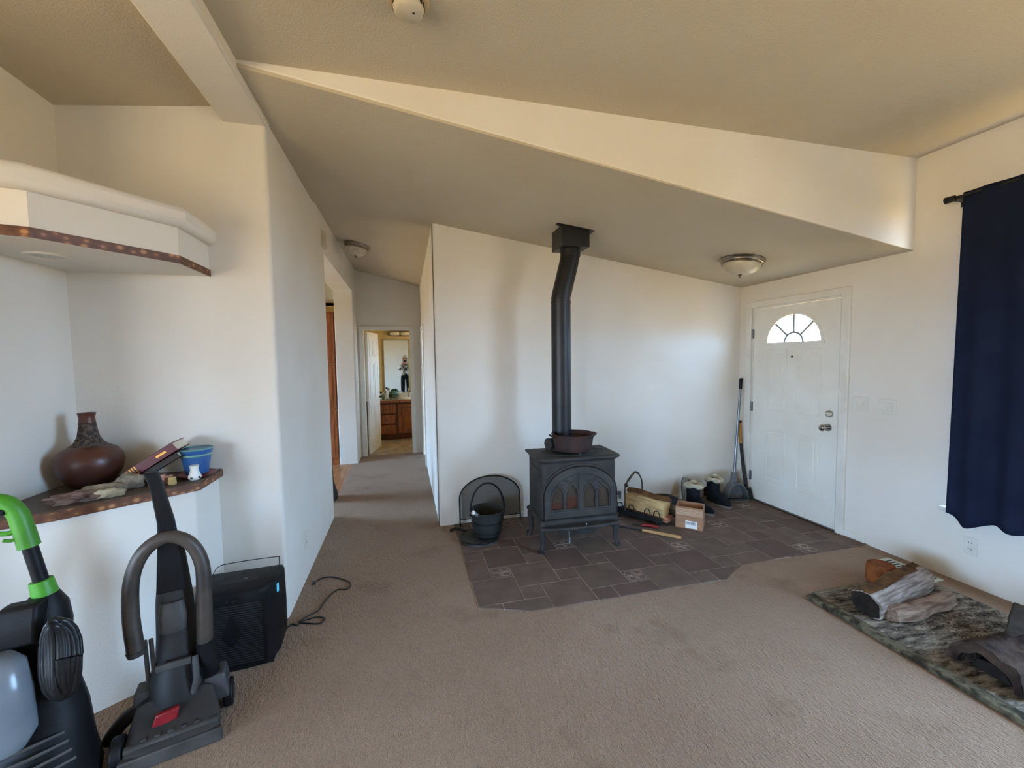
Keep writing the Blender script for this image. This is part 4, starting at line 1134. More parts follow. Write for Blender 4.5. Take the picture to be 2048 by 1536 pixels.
# dark hollow log nearer the camera
hl = thing("firewood_log", "big dark hollow bark slab log at the near end of the mat", "log", (2.87, 1.255, 0.024), math.radians(-4))
def shell(t, r0, r1, L, seed, a0=0.05, a1=PI - 0.05):
    rows_o = []
    n, m_ = 22, 14
    for j in range(m_ + 1):
        x = -L / 2 + L * j / m_
        ring_ = []
        for i in range(n + 1):
            a = a0 + (a1 - a0) * i / n
            rr_ = r0 * (1 + 0.16 * mnoise.noise(Vector((x * 5 + seed, math.cos(a) * 2, math.sin(a) * 2))) + 0.08 * mnoise.noise(Vector((x * 20, a * 6, seed))))
            ring_.append((x + 0.05 * mnoise.noise(Vector((a * 2, seed, 0))) * (1 if j in (0, m_) else 0), rr_ * math.cos(a), 0.95 * rr_ * math.sin(a)))
        for i in range(n, -1, -1):
            a = a0 + (a1 - a0) * i / n
            rr_ = r1 * (1 + 0.14 * mnoise.noise(Vector((x * 5 + seed, math.cos(a) * 2, math.sin(a) * 2))))
            ring_.append((x, rr_ * math.cos(a), 0.95 * rr_ * math.sin(a)))
        rows_o.append(ring_)
    return B().loft(rows_o)
shell(hl, 0.150, 0.105, 0.52, 3.0).build("bark_shell", M("dark_bark", S(40, 31, 28), 0.95, col2=S(84, 68, 58), vscale=10, bump=0.9, bscale=36, bdist=0.014), hl, smooth=60)
logmesh(0.42, dens([(-0.07, -0.0), (0.07, 0.0), (0.05, 0.05), (-0.03, 0.06)], 3), 31, 0.01).build("charred_core", DARKWOOD, hl, smooth=50)
sp2 = thing("bark_slab", "loose grey bark slab lying on the dark hollow log", "bark", (3.03, 1.30, 0.172))
sp2.rotation_euler = (0.1, -0.12, 0.35)
logmesh(0.34, dens([(-0.09, -0.006), (0.0, -0.016), (0.09, -0.006), (0.085, 0.006), (0.0, 0.006), (-0.085, 0.006)], 3), 41, 0.012).build("slab", M("grey_bark", S(72, 64, 58), 0.95, col2=S(52, 47, 43), vscale=12, bump=0.8, bscale=40, bdist=0.01), sp2, smooth=60)

# ------------------------------------------------------------------ things on the niche counter
CZ = 0.954
GOURD = M("burnished_gourd", S(88, 44, 30), 0.38, col2=S(56, 34, 27), vscale=4, bump=0.08, bscale=60)
BAND = M("incised_band", S(84, 68, 58), 0.7, col2=S(44, 34, 30), vscale=60, contrast=(0.45, 0.55), bump=0.4, bscale=90, detail=1)
vz = thing("pottery_vase", "brown long-necked pottery vase with incised neck at the back of the counter", "vase", (-1.545, 2.535, CZ))
B().lathe([(0.001, 0.0), (0.060, 0.0), (0.085, 0.012), (0.120, 0.070), (0.132, 0.120), (0.126, 0.155), (0.105, 0.185), (0.072, 0.205)], 40).build("belly", GOURD, vz, smooth=60)
B().lathe([(0.074, 0.203), (0.056, 0.220), (0.042, 0.250), (0.035, 0.290), (0.032, 0.322)], 32).build("neck", BAND, vz, smooth=60)
B().lathe([(0.032, 0.320), (0.030, 0.345), (0.033, 0.362), (0.036, 0.368), (0.030, 0.369), (0.024, 0.34), (0.001, 0.30)], 32).build("mouth", GOURD, vz, smooth=60)

def book(name, loc, rot, L, Wd, Tk, cover, label, gold=False):
    t = thing(name, label, "book", loc)
    t.rotation_euler = rot
    B().box(0, L, -Wd / 2, Wd / 2, Tk - 0.004, Tk).build("cover", cover, t, bevel=0.0015)
    B().box(0, L, -Wd / 2, Wd / 2, 0, 0.004).build("cover", cover, t, bevel=0.0015)
    B().box(0, L, -Wd / 2, -Wd / 2 + 0.004, 0.0, Tk).build("spine", cover, t, bevel=0.0015)
    B().box(0.006, L - 0.004, -Wd / 2 + 0.004, Wd / 2 - 0.005, 0.004, Tk - 0.004).build("pages", M("book_pages", S(222, 210, 190), 0.8, col2=S(204, 190, 168), vscale=30, stretch=(1, 1, 30)), t)
    if gold:
        GO = M("gold_foil", S(216, 170, 92), 0.3, 0.8, col2=S(190, 140, 70), vscale=20)
        g = B()
        for x0_, x1_ in ((0.150, 0.200), ):
            g.box(x0_, x1_, -Wd / 2 - 0.0008, -Wd / 2 + 0.001, Tk * 0.40, Tk * 0.62)
        for i in range(4):
            g.box(0.012 + i * 0.012, 0.017 + i * 0.012, -Wd / 2 - 0.0008, -Wd / 2 + 0.001, Tk * 0.1, Tk * 0.9)
        g.build("spine_lettering", GO, t)
    return t
MAROON = M("maroon_cover", S(104, 26, 40), 0.4, col2=S(84, 20, 32), vscale=12)
DARKCOV = M("dark_brown_cover", S(48, 38, 34), 0.6, col2=S(36, 29, 27), vscale=12)
book("book", (-1.355, 2.545, CZ + 0.030), (0, -0.58, 0.10), 0.245, 0.16, 0.048, MAROON, "thick maroon book with gold spine bands leaning on the dark book", True)
book("book", (-1.335, 2.548, CZ + 0.006), (0, -0.56, 0.10), 0.225, 0.15, 0.030, DARKCOV, "dark brown book leaning on the blue pot under the maroon one")
BLUEG = M("blue_glaze", S(46, 88, 148), 0.35, col2=S(58, 104, 160), vscale=6, bump=0.06, bscale=40)
GREENG = M("green_glaze", S(104, 150, 140), 0.35, col2=S(120, 166, 150), vscale=8)
pt = thing("flower_pot", "blue glazed flower pot with green bands on a pink saucer", "flower pot", (-1.105, 2.585, CZ + 0.014))
B().lathe([(0.001, 0.0), (0.048, 0.0), (0.052, 0.005), (0.066, 0.090), (0.068, 0.098)], 36).build("pot_body", BLUEG, pt, smooth=60)
B().lathe([(0.068, 0.096), (0.071, 0.100), (0.071, 0.106), (0.068, 0.109)], 36).build("green_band", GREENG, pt, smooth=60)
B().lathe([(0.069, 0.108), (0.076, 0.128), (0.078, 0.134)], 36).build("rim", BLUEG, pt, smooth=60)
B().lathe([(0.078, 0.132), (0.080, 0.138), (0.076, 0.140), (0.068, 0.118), (0.001, 0.112)], 36).build("rim_band", GREENG, pt, smooth=60)
sa = tag(B().lathe([(0.001, 0.0), (0.060, 0.0), (0.078, 0.006), (0.090, 0.016), (0.086, 0.017), (0.062, 0.010), (0.001, 0.009)], 36).build("saucer", M("pink_glaze", S(170, 96, 104), 0.4, col2=S(120, 50, 62), vscale=10), loc=(-1.105, 2.585, CZ), smooth=60), "pink glazed saucer under the blue flower pot", "saucer")
WH = M("white_ceramic", S(232, 234, 230), 0.35, col2=S(222, 224, 220), vscale=9)
fg = thing("ceramic_figurine", "small white ceramic figurine with round eye holes at the counter edge", "figurine", (-1.078, 2.492, CZ))
B().lathe([(0.001, 0.0), (0.020, 0.001), (0.029, 0.012), (0.029, 0.022), (0.022, 0.036), (0.018, 0.055), (0.020, 0.072), (0.022, 0.077), (0.017, 0.077), (0.001, 0.070)], 28).build("body", WH, fg, smooth=60)
for s in (-1, 1):
    d = Vector((0.40 + 0.5 * s, -0.75 + 0.3 * s, 0)).normalized()
    B().cyl((d.x * 0.024, d.y * 0.024, 0.016), (d.x * 0.0305, d.y * 0.0305, 0.016), 0.006, n=12).build("eye", M("dark_green_glaze", S(34, 60, 44), 0.3, col2=S(26, 46, 34), vscale=9), fg)
ROCK = M("grey_beige_rock", S(150, 138, 118), 0.9, col2=S(112, 100, 86), vscale=30, bump=0.6, bscale=60, bdist=0.006)
def rock(name, loc, s, seed, label, cat, mat, rz=0.0, amp=0.35, freq=1.6):
    b_ = B().lump((0, 0, s[2] * 0.82), s, seed, amp, freq, 4)
    return tag(b_.build(name, mat, loc=loc, rz=rz, smooth=70), label, cat)
rock("stone", (-1.325, 2.425, CZ), (0.058, 0.044, 0.040), 3, "rounded grey stone behind the black cleaner handle", "stone", ROCK, 0.3)
rock("stone", (-1.395, 2.345, CZ), (0.085, 0.036, 0.026), 5, "long flat beige stone below the vase", "stone", ROCK, 0.35)
rock("stone", (-1.335, 2.285, CZ), (0.055, 0.028, 0.022), 9, "small pale quartz stone at the counter front", "stone", M("pale_quartz", S(180, 168, 140), 0.8, col2=S(140, 126, 102), vscale=20, bump=0.5, bscale=60), 0.3, 0.5)
rock("driftwood", (-1.425, 2.245, CZ), (0.085, 0.028, 0.024), 14, "pinkish weathered driftwood chip at the counter front", "driftwood", M("pinkish_driftwood", S(134, 110, 100), 0.9, col2=S(92, 72, 66), vscale=22, stretch=(0.5, 3, 3), bump=0.8, bscale=50, bdist=0.008), 0.42, 0.6, 2.4)
rock("coral_piece", (-1.212, 2.462, CZ), (0.040, 0.028, 0.026), 17, "pink knobbly coral piece on the counter", "coral", M("pink_coral", S(188, 146, 128), 0.8, col2=S(150, 108, 94), vscale=24, bump=0.7, bscale=60, bdist=0.006), 0.2, 0.7, 2.6)
ck = B().lathe([(0.001, 0.0), (0.017, 0.0), (0.018, 0.004), (0.0165, 0.032), (0.014, 0.037), (0.001, 0.038)], 20)
tag(ck.build("bottle_cork", M("cork", S(186, 164, 112), 0.9, col2=S(160, 136, 90), vscale=40, bump=0.3, bscale=90), loc=(-1.152, 2.435, CZ), smooth=50), "short tan cork standing on the counter", "cork")

# ------------------------------------------------------------------ carpet cleaner (upright) and green-handled cleaner, heater with cord
CLN = M("charcoal_plastic", S(26, 25, 25), 0.55, spec=0.35, col2=S(46, 42, 40), vscale=6, bump=0.06, bscale=70)
CLN2 = M("dusty_grey_plastic", S(74, 70, 67), 0.55, spec=0.35, col2=S(50, 47, 45), vscale=8, bump=0.05, bscale=70)
HOSE = M("smoky_hose", S(74, 64, 56), 0.45, spec=0.4, col2=S(52, 45, 40), vscale=9, bump=0.1, bscale=60)
uc = thing("carpet_cleaner", "black upright carpet cleaner with arched grey hose loop", "carpet cleaner", (-0.985, 2.03, 0.0), math.radians(16))
b = B()
b.loft([[(x * k, y0_, z) for x, z in ((-0.165, 0.012), (0.165, 0.012), (0.165, 0.012 + h_), (0.12, 0.03 + h_), (-0.12, 0.03 + h_), (-0.165, 0.012 + h_))] for y0_, h_, k in ((-0.185, 0.030, 0.90), (-0.165, 0.055, 0.94), (-0.11, 0.085, 0.92), (-0.06, 0.150, 0.80), (0.03, 0.17, 0.74), (0.12, 0.08, 0.66))])
b.build("base_housing", CLN, uc, bevel=0.008, seg=3)
B().prism([(-0.165, -0.195), (0.165, -0.195), (0.160, -0.165), (-0.160, -0.165)], 0.004, 0.060).build("nozzle_window", CLN2, uc, bevel=0.006)
for s in (-1, 1):
    wv = B().cyl((s * 0.155, -0.12 if s < 0 else 0.02, 0.058), (s * 0.192, -0.12 if s < 0 else 0.02, 0.058), 0.058, n=28).build("wheel", BLACKPLASTIC, uc, bevel=0.008, seg=3)
    B().cyl((s * 0.190, -0.12 if s < 0 else 0.02, 0.058), (s * 0.196, -0.12 if s < 0 else 0.02, 0.058), 0.030, n=20).build("hub", CLN2, wv)
B().loft([ell(0, -0.01, 0.088, 0.085, 0.095), ell(0, 0.0, 0.105, 0.095, 0.16), ell(0, 0.01, 0.100, 0.09, 0.22), ell(0, 0.02, 0.085, 0.075, 0.29)]).build("motor_housing", CLN, uc, smooth=50)
B().prism([(-0.075, 0.098), (0.010, 0.112), (0.018, 0.158), (-0.058, 0.150)], -0.122, -0.100, 'y').build("badge", M("red_badge", S(150, 34, 40), 0.35, col2=S(118, 24, 30), vscale=12), uc, bevel=0.004)
B().loft([ell(0, 0.02, 0.078, 0.066, 0.26), ell(0, 0.03, 0.070, 0.062, 0.40), ell(0, 0.035, 0.066, 0.058, 0.54), ell(0, 0.04, 0.054, 0.046, 0.66), ell(0, 0.045, 0.040, 0.034, 0.80)]).build("tank", CLN, uc, smooth=60)
B().loft([ell(0.0, -0.035, 0.045, 0.02, 0.44, 14), ell(0, -0.03, 0.048, 0.022, 0.50, 14), ell(0, -0.018, 0.04, 0.02, 0.56, 14)]).build("tank_latch", CLN2, uc, smooth=60)
B().loft([[(x + c_, y, z) for x, y in ((-w_, -0.022), (w_, -0.022), (w_ * 0.8, 0.022), (-w_ * 0.8, 0.022))] for w_, z, c_, in ((0.052, 0.60, 0.0), (0.038, 0.80, 0.0), (0.030, 0.90, -0.004), (0.024, 1.02, -0.022), (0.023, 1.085, -0.034), (0.024, 1.115, -0.045))]).build("handle", BLACKPLASTIC, uc, bevel=0.006, seg=3)
hd2 = B().tube([(-0.118, -0.05, 0.40), (-0.128, -0.04, 0.55), (-0.118, -0.035, 0.70), (-0.075, -0.032, 0.80), (0.0, -0.03, 0.842), (0.072, -0.032, 0.80), (0.110, -0.035, 0.70), (0.112, -0.04, 0.55), (0.105, -0.04, 0.36)], lambda t: 0.030 - 0.004 * math.sin(PI * t), 14, k=8).build("hose", HOSE, uc, smooth=70)
B().cyl((-0.118, -0.05, 0.405), (-0.116, -0.052, 0.385), 0.033, 0.028, 16).build("hose_cuff", CLN2, hd2)
B().tube([(0.105, -0.04, 0.365), (0.108, -0.03, 0.28), (0.112, -0.01, 0.20)], lambda t: 0.033 + 0.005 * t, 14).build("hose_connector", BLACKPLASTIC, uc, smooth=60)
for dx in (-0.096, -0.076):
    B().cyl((dx, 0.0, 0.20), (dx, -0.02, 0.42), 0.008, n=10).build("rail_tube", HOSE, uc)
for i in range(5):
    B().box(-0.10 + 0.042 * i, -0.082 + 0.042 * i, -0.158, -0.125, 0.06, 0.098).build("vent_rib", CLN2, uc, bevel=0.003)
B().cyl((-0.15, -0.155, 0.075), (0.15, -0.155, 0.075), 0.016, n=14).build("brush_cover", CLN2, uc, bevel=0.003)
B().tube([(0.06, -0.075, 0.17), (0.075, -0.085, 0.24), (0.07, -0.06, 0.32)], 0.012, 10).build("release_pedal", CLN2, uc, smooth=60)
B().box(-0.06, 0.06, -0.075, -0.055, 0.295, 0.325).build("clamp_band", CLN2, uc, bevel=0.006)
B().frustum((-0.11, 0.01, 0.14), (0.035, 0.05), (-0.11, 0.01, 0.21), (0.03, 0.04)).build("side_pod", CLN2, uc, bevel=0.006)
B().frustum((0.135, 0.0, 0.085), (0.048, 0.06), (0.13, 0.0, 0.195), (0.040, 0.05)).build("solution_tank", M("smoky_clear_plastic", S(78, 78, 80), 0.25, col2=S(60, 60, 62), vscale=6), uc, bevel=0.010, seg=3)
B().tube([(-0.12, -0.02, 0.14), (-0.17, -0.005, 0.11), (-0.215, 0.0, 0.06), (-0.235, 0.0, 0.028)], lambda t: 0.030 - 0.006 * t, 12).build("side_arm", CLN, uc, smooth=60)

GREEN = M("lime_green_plastic", S(74, 150, 34), 0.45, col2=S(60, 126, 28), vscale=9, bump=0.05, bscale=60)
gc = thing("vacuum_cleaner", "black vacuum cleaner with lime green handle and wound cord", "vacuum cleaner", (-1.335, 1.80, 0.0), math.radians(14))
B().loft([ell(0.02, 0.0, 0.155, 0.14, 0.0), ell(0.02, 0.0, 0.165, 0.15, 0.05), ell(0.02, 0.0, 0.15, 0.13, 0.16), ell(0.035, 0.02, 0.118, 0.10, 0.30), ell(0.04, 0.03, 0.085, 0.08, 0.42), ell(0.04, 0.035, 0.075, 0.07, 0.54), ell(0.04, 0.035, 0.082, 0.072, 0.62), ell(0.045, 0.04, 0.068, 0.06, 0.69), ell(0.055, 0.04, 0.036, 0.034, 0.735)]).build("body", BLACKPLASTIC, gc, smooth=60)
B().loft([ell(-0.05, -0.10, 0.085, 0.050, 0.28), ell(-0.05, -0.11, 0.118, 0.070, 0.34), ell(-0.06, -0.11, 0.125, 0.072, 0.48), ell(-0.055, -0.10, 0.105, 0.062, 0.575), ell(-0.05, -0.09, 0.07, 0.045, 0.60)]).build("dust_bin", M("cloudy_clear_plastic", S(122, 130, 136), 0.22, col2=S(100, 106, 114), vscale=4), gc, smooth=60)
B().frustum((-0.10, -0.02, 0.55), (0.075, 0.05), (-0.11, 0.0, 0.70), (0.055, 0.045)).build("filter_housing", M("teal_plastic", S(22, 110, 130), 0.45, col2=S(18, 92, 112), vscale=8), gc, bevel=0.014, seg=3)
B().loft([[(cx_ + x * k, y * k - 0.01, z) for x, y in ((-0.095, -0.055), (0.06, -0.06), (0.07, 0.03), (-0.085, 0.04))] for cx_, k, z in ((0.005, 0.95, 0.60), (0.005, 1.0, 0.64), (0.015, 0.9, 0.70), (0.03, 0.6, 0.735))]).build("shoulder_housing", BLACKPLASTIC, gc, bevel=0.012, seg=3)
for i in range(4):
    B().tube([(-0.10 + 0.01 * i, -0.13, 0.16 + 0.035 * i), (0.03, -0.145 + 0.008 * i, 0.17 + 0.035 * i), (0.14 - 0.008 * i, -0.075, 0.16 + 0.035 * i)], 0.006, 6).build("body_ridge", CLN2, gc, smooth=60)
B().cyl((0.055, 0.04, 0.725), (0.046, 0.04, 0.785), 0.036, 0.032, 24).build("collar", GREEN, gc, bevel=0.003)
B().cyl((0.047, 0.04, 0.78), (0.022, 0.04, 0.935), 0.021, n=18).build("pole", BLACKPLASTIC, gc)
hg = B().tube([(0.024, 0.04, 0.915), (0.014, 0.04, 0.98), (0.0, 0.04, 1.045), (-0.03, 0.04, 1.085), (-0.08, 0.04, 1.095), (-0.16, 0.04, 1.09)], lambda t: 0.030 - 0.005 * t, 14).build("handle", GREEN, gc, smooth=70)
B().tube([(0.008, 0.035, 0.985), (-0.02, 0.03, 0.975), (-0.06, 0.03, 0.985), (-0.11, 0.03, 1.01)], 0.009, 8).build("cord_hook", GREEN, hg, smooth=60)
B().tube([(0.012, 0.03, 0.955), (-0.012, 0.022, 0.95), (-0.03, 0.02, 0.955)], 0.006, 8).build("lower_hook", GREEN, hg, smooth=60)
B().box(-0.045, -0.020, 0.01, 0.035, 1.045, 1.065).build("release_button", BLACKPLASTIC, hg, bevel=0.004)
CORD = M("black_cord_rubber", S(15, 15, 17), 0.4, col2=S(26, 26, 28), vscale=20)
cdz = B()
for i in range(11):
    k = i / 10
    ph = random.uniform(-0.006, 0.006)
    lp = [(0.132 + (0.014 + 0.040 * k + ph) * math.cos(2 * PI * q / 18), -0.115 + 0.030 * (k - 0.5) + 0.01 * math.sin(q), 0.565 + (0.135 + 0.012 * math.sin(i * 2.1)) * math.sin(2 * PI * q / 18) - 0.02 * k) for q in range(19)]
    cdz.tube(lp, 0.0088, 7, smooth=False)
cdz.build("wound_cord", CORD, gc, smooth=70)
B().loft([ell(-0.05, -0.13, 0.13, 0.06, 0.012), ell(-0.05, -0.13, 0.135, 0.07, 0.05), ell(-0.04, -0.11, 0.11, 0.06, 0.11)]).build("floor_nozzle", CLN2, gc, smooth=50)

# heater
ht = thing("air_heater", "black box-shaped air heater with thin wire handle by the niche cabinet", "heater", (-0.872, 2.425, 0.004), math.radians(4))
hp_ = lambda w_, d_: [(-w_, d_), (-w_ - 0.006, -d_ * 0.2)] + [(w_ * (-0.86 + 1.62 * i / 8), -d_ * (1.0 + 0.10 * math.sin(PI * i / 8))) for i in range(9)] + [(w_, -d_ * 0.35), (w_, d_)]
B().loft([[(x, y, z) for x, y in hp_(w_, d_)] for w_, d_, z in ((0.165, 0.105, 0.0), (0.186, 0.125, 0.035), (0.188, 0.128, 0.20), (0.185, 0.126, 0.385), (0.180, 0.120, 0.408), (0.168, 0.108, 0.418))]).build("housing", BLACKPLASTIC, ht, smooth=40)
for i in range(26):
    z = 0.05 + 0.30 * i / 25
    B().box(-0.150, 0.125, -0.1395, -0.134, z - 0.0025, z + 0.0025).build("grille_slat", BLACKMATTE, ht)
B().box(-0.03, 0.02, -0.1385, -0.130, 0.372, 0.376).build("nameplate", CLN2, ht)
B().box(-0.09, 0.09, -0.04, 0.055, 0.417, 0.421).build("control_panel", BLACKMATTE, ht, bevel=0.002)
B().cyl((0.03, -0.01, 0.420), (0.03, -0.01, 0.425), 0.007, n=12).build("power_button", STEEL, ht)
B().box(0.181, 0.1875, -0.058, -0.040, 0.345, 0.388).build("status_window", M("blue_indicator", S(70, 160, 200), 0.3, col2=S(60, 140, 186), vscale=9, emit=(S(90, 190, 230), 0.4)), ht, bevel=0.001)
B().tube([(-0.150, 0.06, 0.415), (-0.120, 0.07, 0.468), (-0.06, 0.08, 0.478), (0.15, 0.08, 0.478), (0.172, 0.07, 0.470), (0.172, 0.06, 0.42)], 0.0022, 6, k=5).build("wire_handle", BLACKMETAL, ht)
B().lump((-0.115, -0.142, 0.085), (0.009, 0.003, 0.006), 2, 0.1, sub=2).build("amber_lamp", M("amber_lens", S(226, 130, 84), 0.3, col2=S(210, 116, 70), vscale=9, emit=(S(240, 130, 80), 0.8)), ht)
B().box(-0.16, 0.16, -0.10, 0.10, -0.004, 0.006).build("foot_plate", BLACKMATTE, ht)
pc = thing("power_cord", "thin black power cord curling over the carpet from the heater", "cord", (0, 0, 0))
cpts = [(-0.74, 2.555), (-0.715, 2.60), (-0.695, 2.645), (-0.661, 2.622), (-0.649, 2.642), (-0.598, 2.625), (-0.537, 2.607), (-0.512, 2.635), (-0.531, 2.667), (-0.574, 2.667), (-0.635, 2.649), (-0.656, 2.644), (-0.624, 2.687), (-0.569, 2.746), (-0.553, 2.812), (-0.529, 2.902), (-0.488, 2.971), (-0.431, 2.958), (-0.406, 3.001), (-0.428, 3.063), (-0.500, 3.128), (-0.560, 3.166), (-0.619, 3.166), (-0.654, 3.127)]
B().tube([(x, y, 0.006 + (0.006 if 9 <= i <= 12 else 0)) for i, (x, y) in enumerate(cpts)], 0.0042, 7, k=5).build("cable", CORD, pc, smooth=70)
B().box(-0.670, -0.650, 3.085, 3.125, 0.002, 0.016).build("plug", CORD, pc, bevel=0.004)

# ------------------------------------------------------------------ kitchen opening: oak pantry and black bag
pa = thing("pantry_cabinet", "tall oak pantry cabinet seen through the kitchen opening", "cabinet", (-1.46, 6.72, 0.0))
B().box(-0.46, 0.46, 0.0, 0.42, 0.0, 2.30).build("carcass", OAK, pa, bevel=0.003)
for x0_, x1_ in ((-0.45, -0.005), (0.005, 0.45)):
    for z0, z1 in ((0.10, 0.82), (0.86, 1.50), (1.54, 2.27)):
        dd = B().box(x0_, x1_, -0.018, 0.0, z0, z1).build("door", OAK, pa, bevel=0.004)
        B().ring([(x0_ + 0.06, z0 + 0.06), (x1_ - 0.06, z0 + 0.06), (x1_ - 0.06, z1 - 0.06), (x0_ + 0.06, z1 - 0.06)], [(x0_ + 0.045, z0 + 0.045), (x1_ - 0.045, z0 + 0.045), (x1_ - 0.045, z1 - 0.045), (x0_ + 0.045, z1 - 0.045)], -0.023, -0.016, 'y').build("panel_molding", OAK, dd)
bg = thing("garment_bag", "black fabric bag standing on the floor just inside the kitchen opening", "bag", (-0.865, 5.02, 0.0))
B().loft([ell(0.0, 0.0, 0.085, 0.12, 0.0), ell(0.0, 0.0, 0.09, 0.13, 0.05), ell(-0.01, 0.0, 0.055, 0.12, 0.20), ell(-0.02, 0.0, 0.06, 0.11, 0.40), ell(-0.05, 0.0, 0.045, 0.08, 0.54), ell(-0.07, 0.0, 0.02, 0.03, 0.60)]).build("bag_body", BLACKMATTE, bg, smooth=60)
B().tube([(-0.07, -0.03, 0.58), (-0.075, -0.02, 0.66), (-0.075, 0.02, 0.66), (-0.07, 0.03, 0.58)], 0.008, 8).build("carry_loop", BLACKMATTE, bg)

# ------------------------------------------------------------------ bathroom
vn = thing("bathroom_vanity", "oak bathroom vanity with drawers and doors seen through the doorway", "vanity", (0.0, 8.45, 0.0))
OAK_SHADE = M("oak_painted_shade", S(112, 62, 32), 0.5, col2=S(92, 50, 26), vscale=5, stretch=(7, 7, 0.7))  # oak darkened in colour to stand in for shade between the drawers
B().box(-0.80, 0.95, 0.02, 0.545, 0.08, 0.745).box(-0.80, 0.95, 0.08, 0.545, 0.0, 0.08).build("carcass", OAK_SHADE, vn)
for z0, z1 in ((0.13, 0.30), (0.325, 0.50), (0.525, 0.70)):
    dd = B().box(-0.555, -0.195, -0.012, 0.02, z0, z1).build("drawer", OAK, vn, bevel=0.008)
    B().cyl((-0.37, 0.0, (z0 + z1) / 2), (-0.37, -0.025, (z0 + z1) / 2), 0.010, 0.014, 12).build("drawer_knob", BRONZE, dd)
for x0_, x1_ in ((-0.145, 0.255), (0.285, 0.685)):
    dd = B().box(x0_, x1_, -0.012, 0.02, 0.13, 0.70).build("door", OAK, vn, bevel=0.005)
    B().ring([(x0_ + 0.07, 0.20), (x1_ - 0.07, 0.20), (x1_ - 0.07, 0.63), (x0_ + 0.07, 0.63)], [(x0_ + 0.055, 0.185), (x1_ - 0.055, 0.185), (x1_ - 0.055, 0.645), (x0_ + 0.055, 0.645)], -0.022, -0.010, 'y').build("panel_molding", OAK_SHADE, dd)
CULT = M("cream_counter", S(224, 212, 186), 0.3, col2=S(208, 194, 166), vscale=5)
wt = struct(B().box(-0.80, 0.95, 8.43, 9.0, 0.745, 0.785).box(-0.80, 0.95, 8.98, 9.0, 0.785, 0.88).build("trim_6", CULT, bevel=0.004), "cream bathroom counter")
B().box(-0.80, 0.95, 8.425, 8.432, 0.742, 0.788).build("counter_edge", OAK, wt)
sk = tag(B().lathe([(0.001, 0.0), (0.15, 0.002), (0.19, 0.018), (0.20, 0.022), (0.205, 0.016), (0.20, 0.0)], 36, sy=0.75).build("sink_basin", M("white_porcelain", S(236, 230, 216), 0.2, col2=S(228, 220, 204), vscale=6), loc=(0.08, 8.68, 0.785), smooth=60), "oval white sink basin set in the bathroom counter", "sink")
fc = thing("faucet", "chrome faucet behind the bathroom sink", "faucet", (0.06, 8.88, 0.785))
B().cyl((0, 0, 0), (0, 0, 0.10), 0.022, 0.016, 16).build("base", CHROME, fc)
B().tube([(0, 0, 0.09), (0, -0.02, 0.16), (0, -0.08, 0.165), (0, -0.12, 0.12)], 0.011, 10).build("spout", CHROME, fc, smooth=60)
B().tube([(0, 0, 0.10), (0, 0.01, 0.17), (0, 0.02, 0.20)], 0.010, 8).build("lever", CHROME, fc)
mir = thing("wall_mirror", "tall frameless bathroom mirror above the vanity", "mirror", (-0.14, 8.995, 1.455))
mm = M("mirror_silver", (0.62, 0.66, 0.62, 1), 0.02, 1.0, col2=(0.60, 0.64, 0.60, 1), vscale=1)
B().box(-0.275, 0.275, -0.008, 0.0, -0.55, 0.55).build("glass", mm, mir)
for s in (-1, 1):
    B().box(s * 0.275 - 0.007, s * 0.275 + 0.007, -0.014, 0.0, -0.552, 0.552).build("edge_strip", M("pale_brass", S(208, 188, 140), 0.3, 0.6, col2=S(190, 170, 124), vscale=9), mir)
B().box(-0.28, 0.28, -0.014, 0.0, -0.558, -0.546).build("clip_rail", CHROME, mir)
vl = thing("vanity_light", "oval framed two-lamp vanity light above the bathroom mirror", "wall light", (-0.075, 8.995, 2.115))
po = lambda w_, h_: [(w_ * math.copysign(abs(math.cos(2 * PI * i / 32)) ** 0.45, math.cos(2 * PI * i / 32)), h_ * math.copysign(abs(math.sin(2 * PI * i / 32)) ** 0.8, math.sin(2 * PI * i / 32))) for i in range(32)]
B().ring(po(0.225, 0.038), po(0.250, 0.058), -0.05, 0.0, 'y').build("frame", NICKEL, vl, bevel=0.004)
for s in (-1, 1):
    B().loft([[(s * 0.112 + x * k, y, z * k) for x, z in po(0.105, 0.038)] for y, k in ((-0.002, 1.0), (-0.05, 0.98), (-0.075, 0.7))]).build("diffuser", M("opal_glass", S(240, 232, 212), 0.4, col2=S(232, 222, 200), vscale=6), vl, smooth=60)
fl_ = thing("flower_vase", "tiny vase with pink flowers on the bathroom counter", "flower vase", (-0.52, 8.62, 0.785))
B().lathe([(0.001, 0), (0.03, 0.0), (0.034, 0.03), (0.02, 0.07), (0.024, 0.085), (0.001, 0.08)], 20).build("vase", WH, fl_, smooth=60)
LEAFM = M("leaf_green", S(62, 92, 46), 0.7, col2=S(46, 72, 36), vscale=12)
FLOM = M("pink_petals", S(190, 60, 84), 0.7, col2=S(150, 44, 62), vscale=14)
for i in range(5):
    a = i * 2.3
    e = (0.05 * math.cos(a), 0.04 * math.sin(a), 0.15 + 0.02 * (i % 3))
    sm = B().tube([(0, 0, 0.07), (e[0] * 0.4, e[1] * 0.4, 0.11), e], 0.004, 6).build("stem", LEAFM, fl_)
    B().lump(e, (0.024, 0.024, 0.020), i, 0.5, 2.5, 2).build("blossom", FLOM if i % 3 else BLACKMATTE, sm, smooth=70)
tag(B().box(-0.03, 0.03, -0.025, 0.025, 0.0, 0.055).build("soap_box", WH, loc=(-0.51, 8.52, 0.785), bevel=0.008), "small white dish at the near end of the bathroom counter", "dish")
GRB = M("green_bottle_plastic", S(70, 120, 62), 0.3, col2=S(56, 100, 50), vscale=9)
gb = thing("soap_bottle", "small green soap bottle on the bathroom counter", "bottle", (-0.425, 8.62, 0.785))
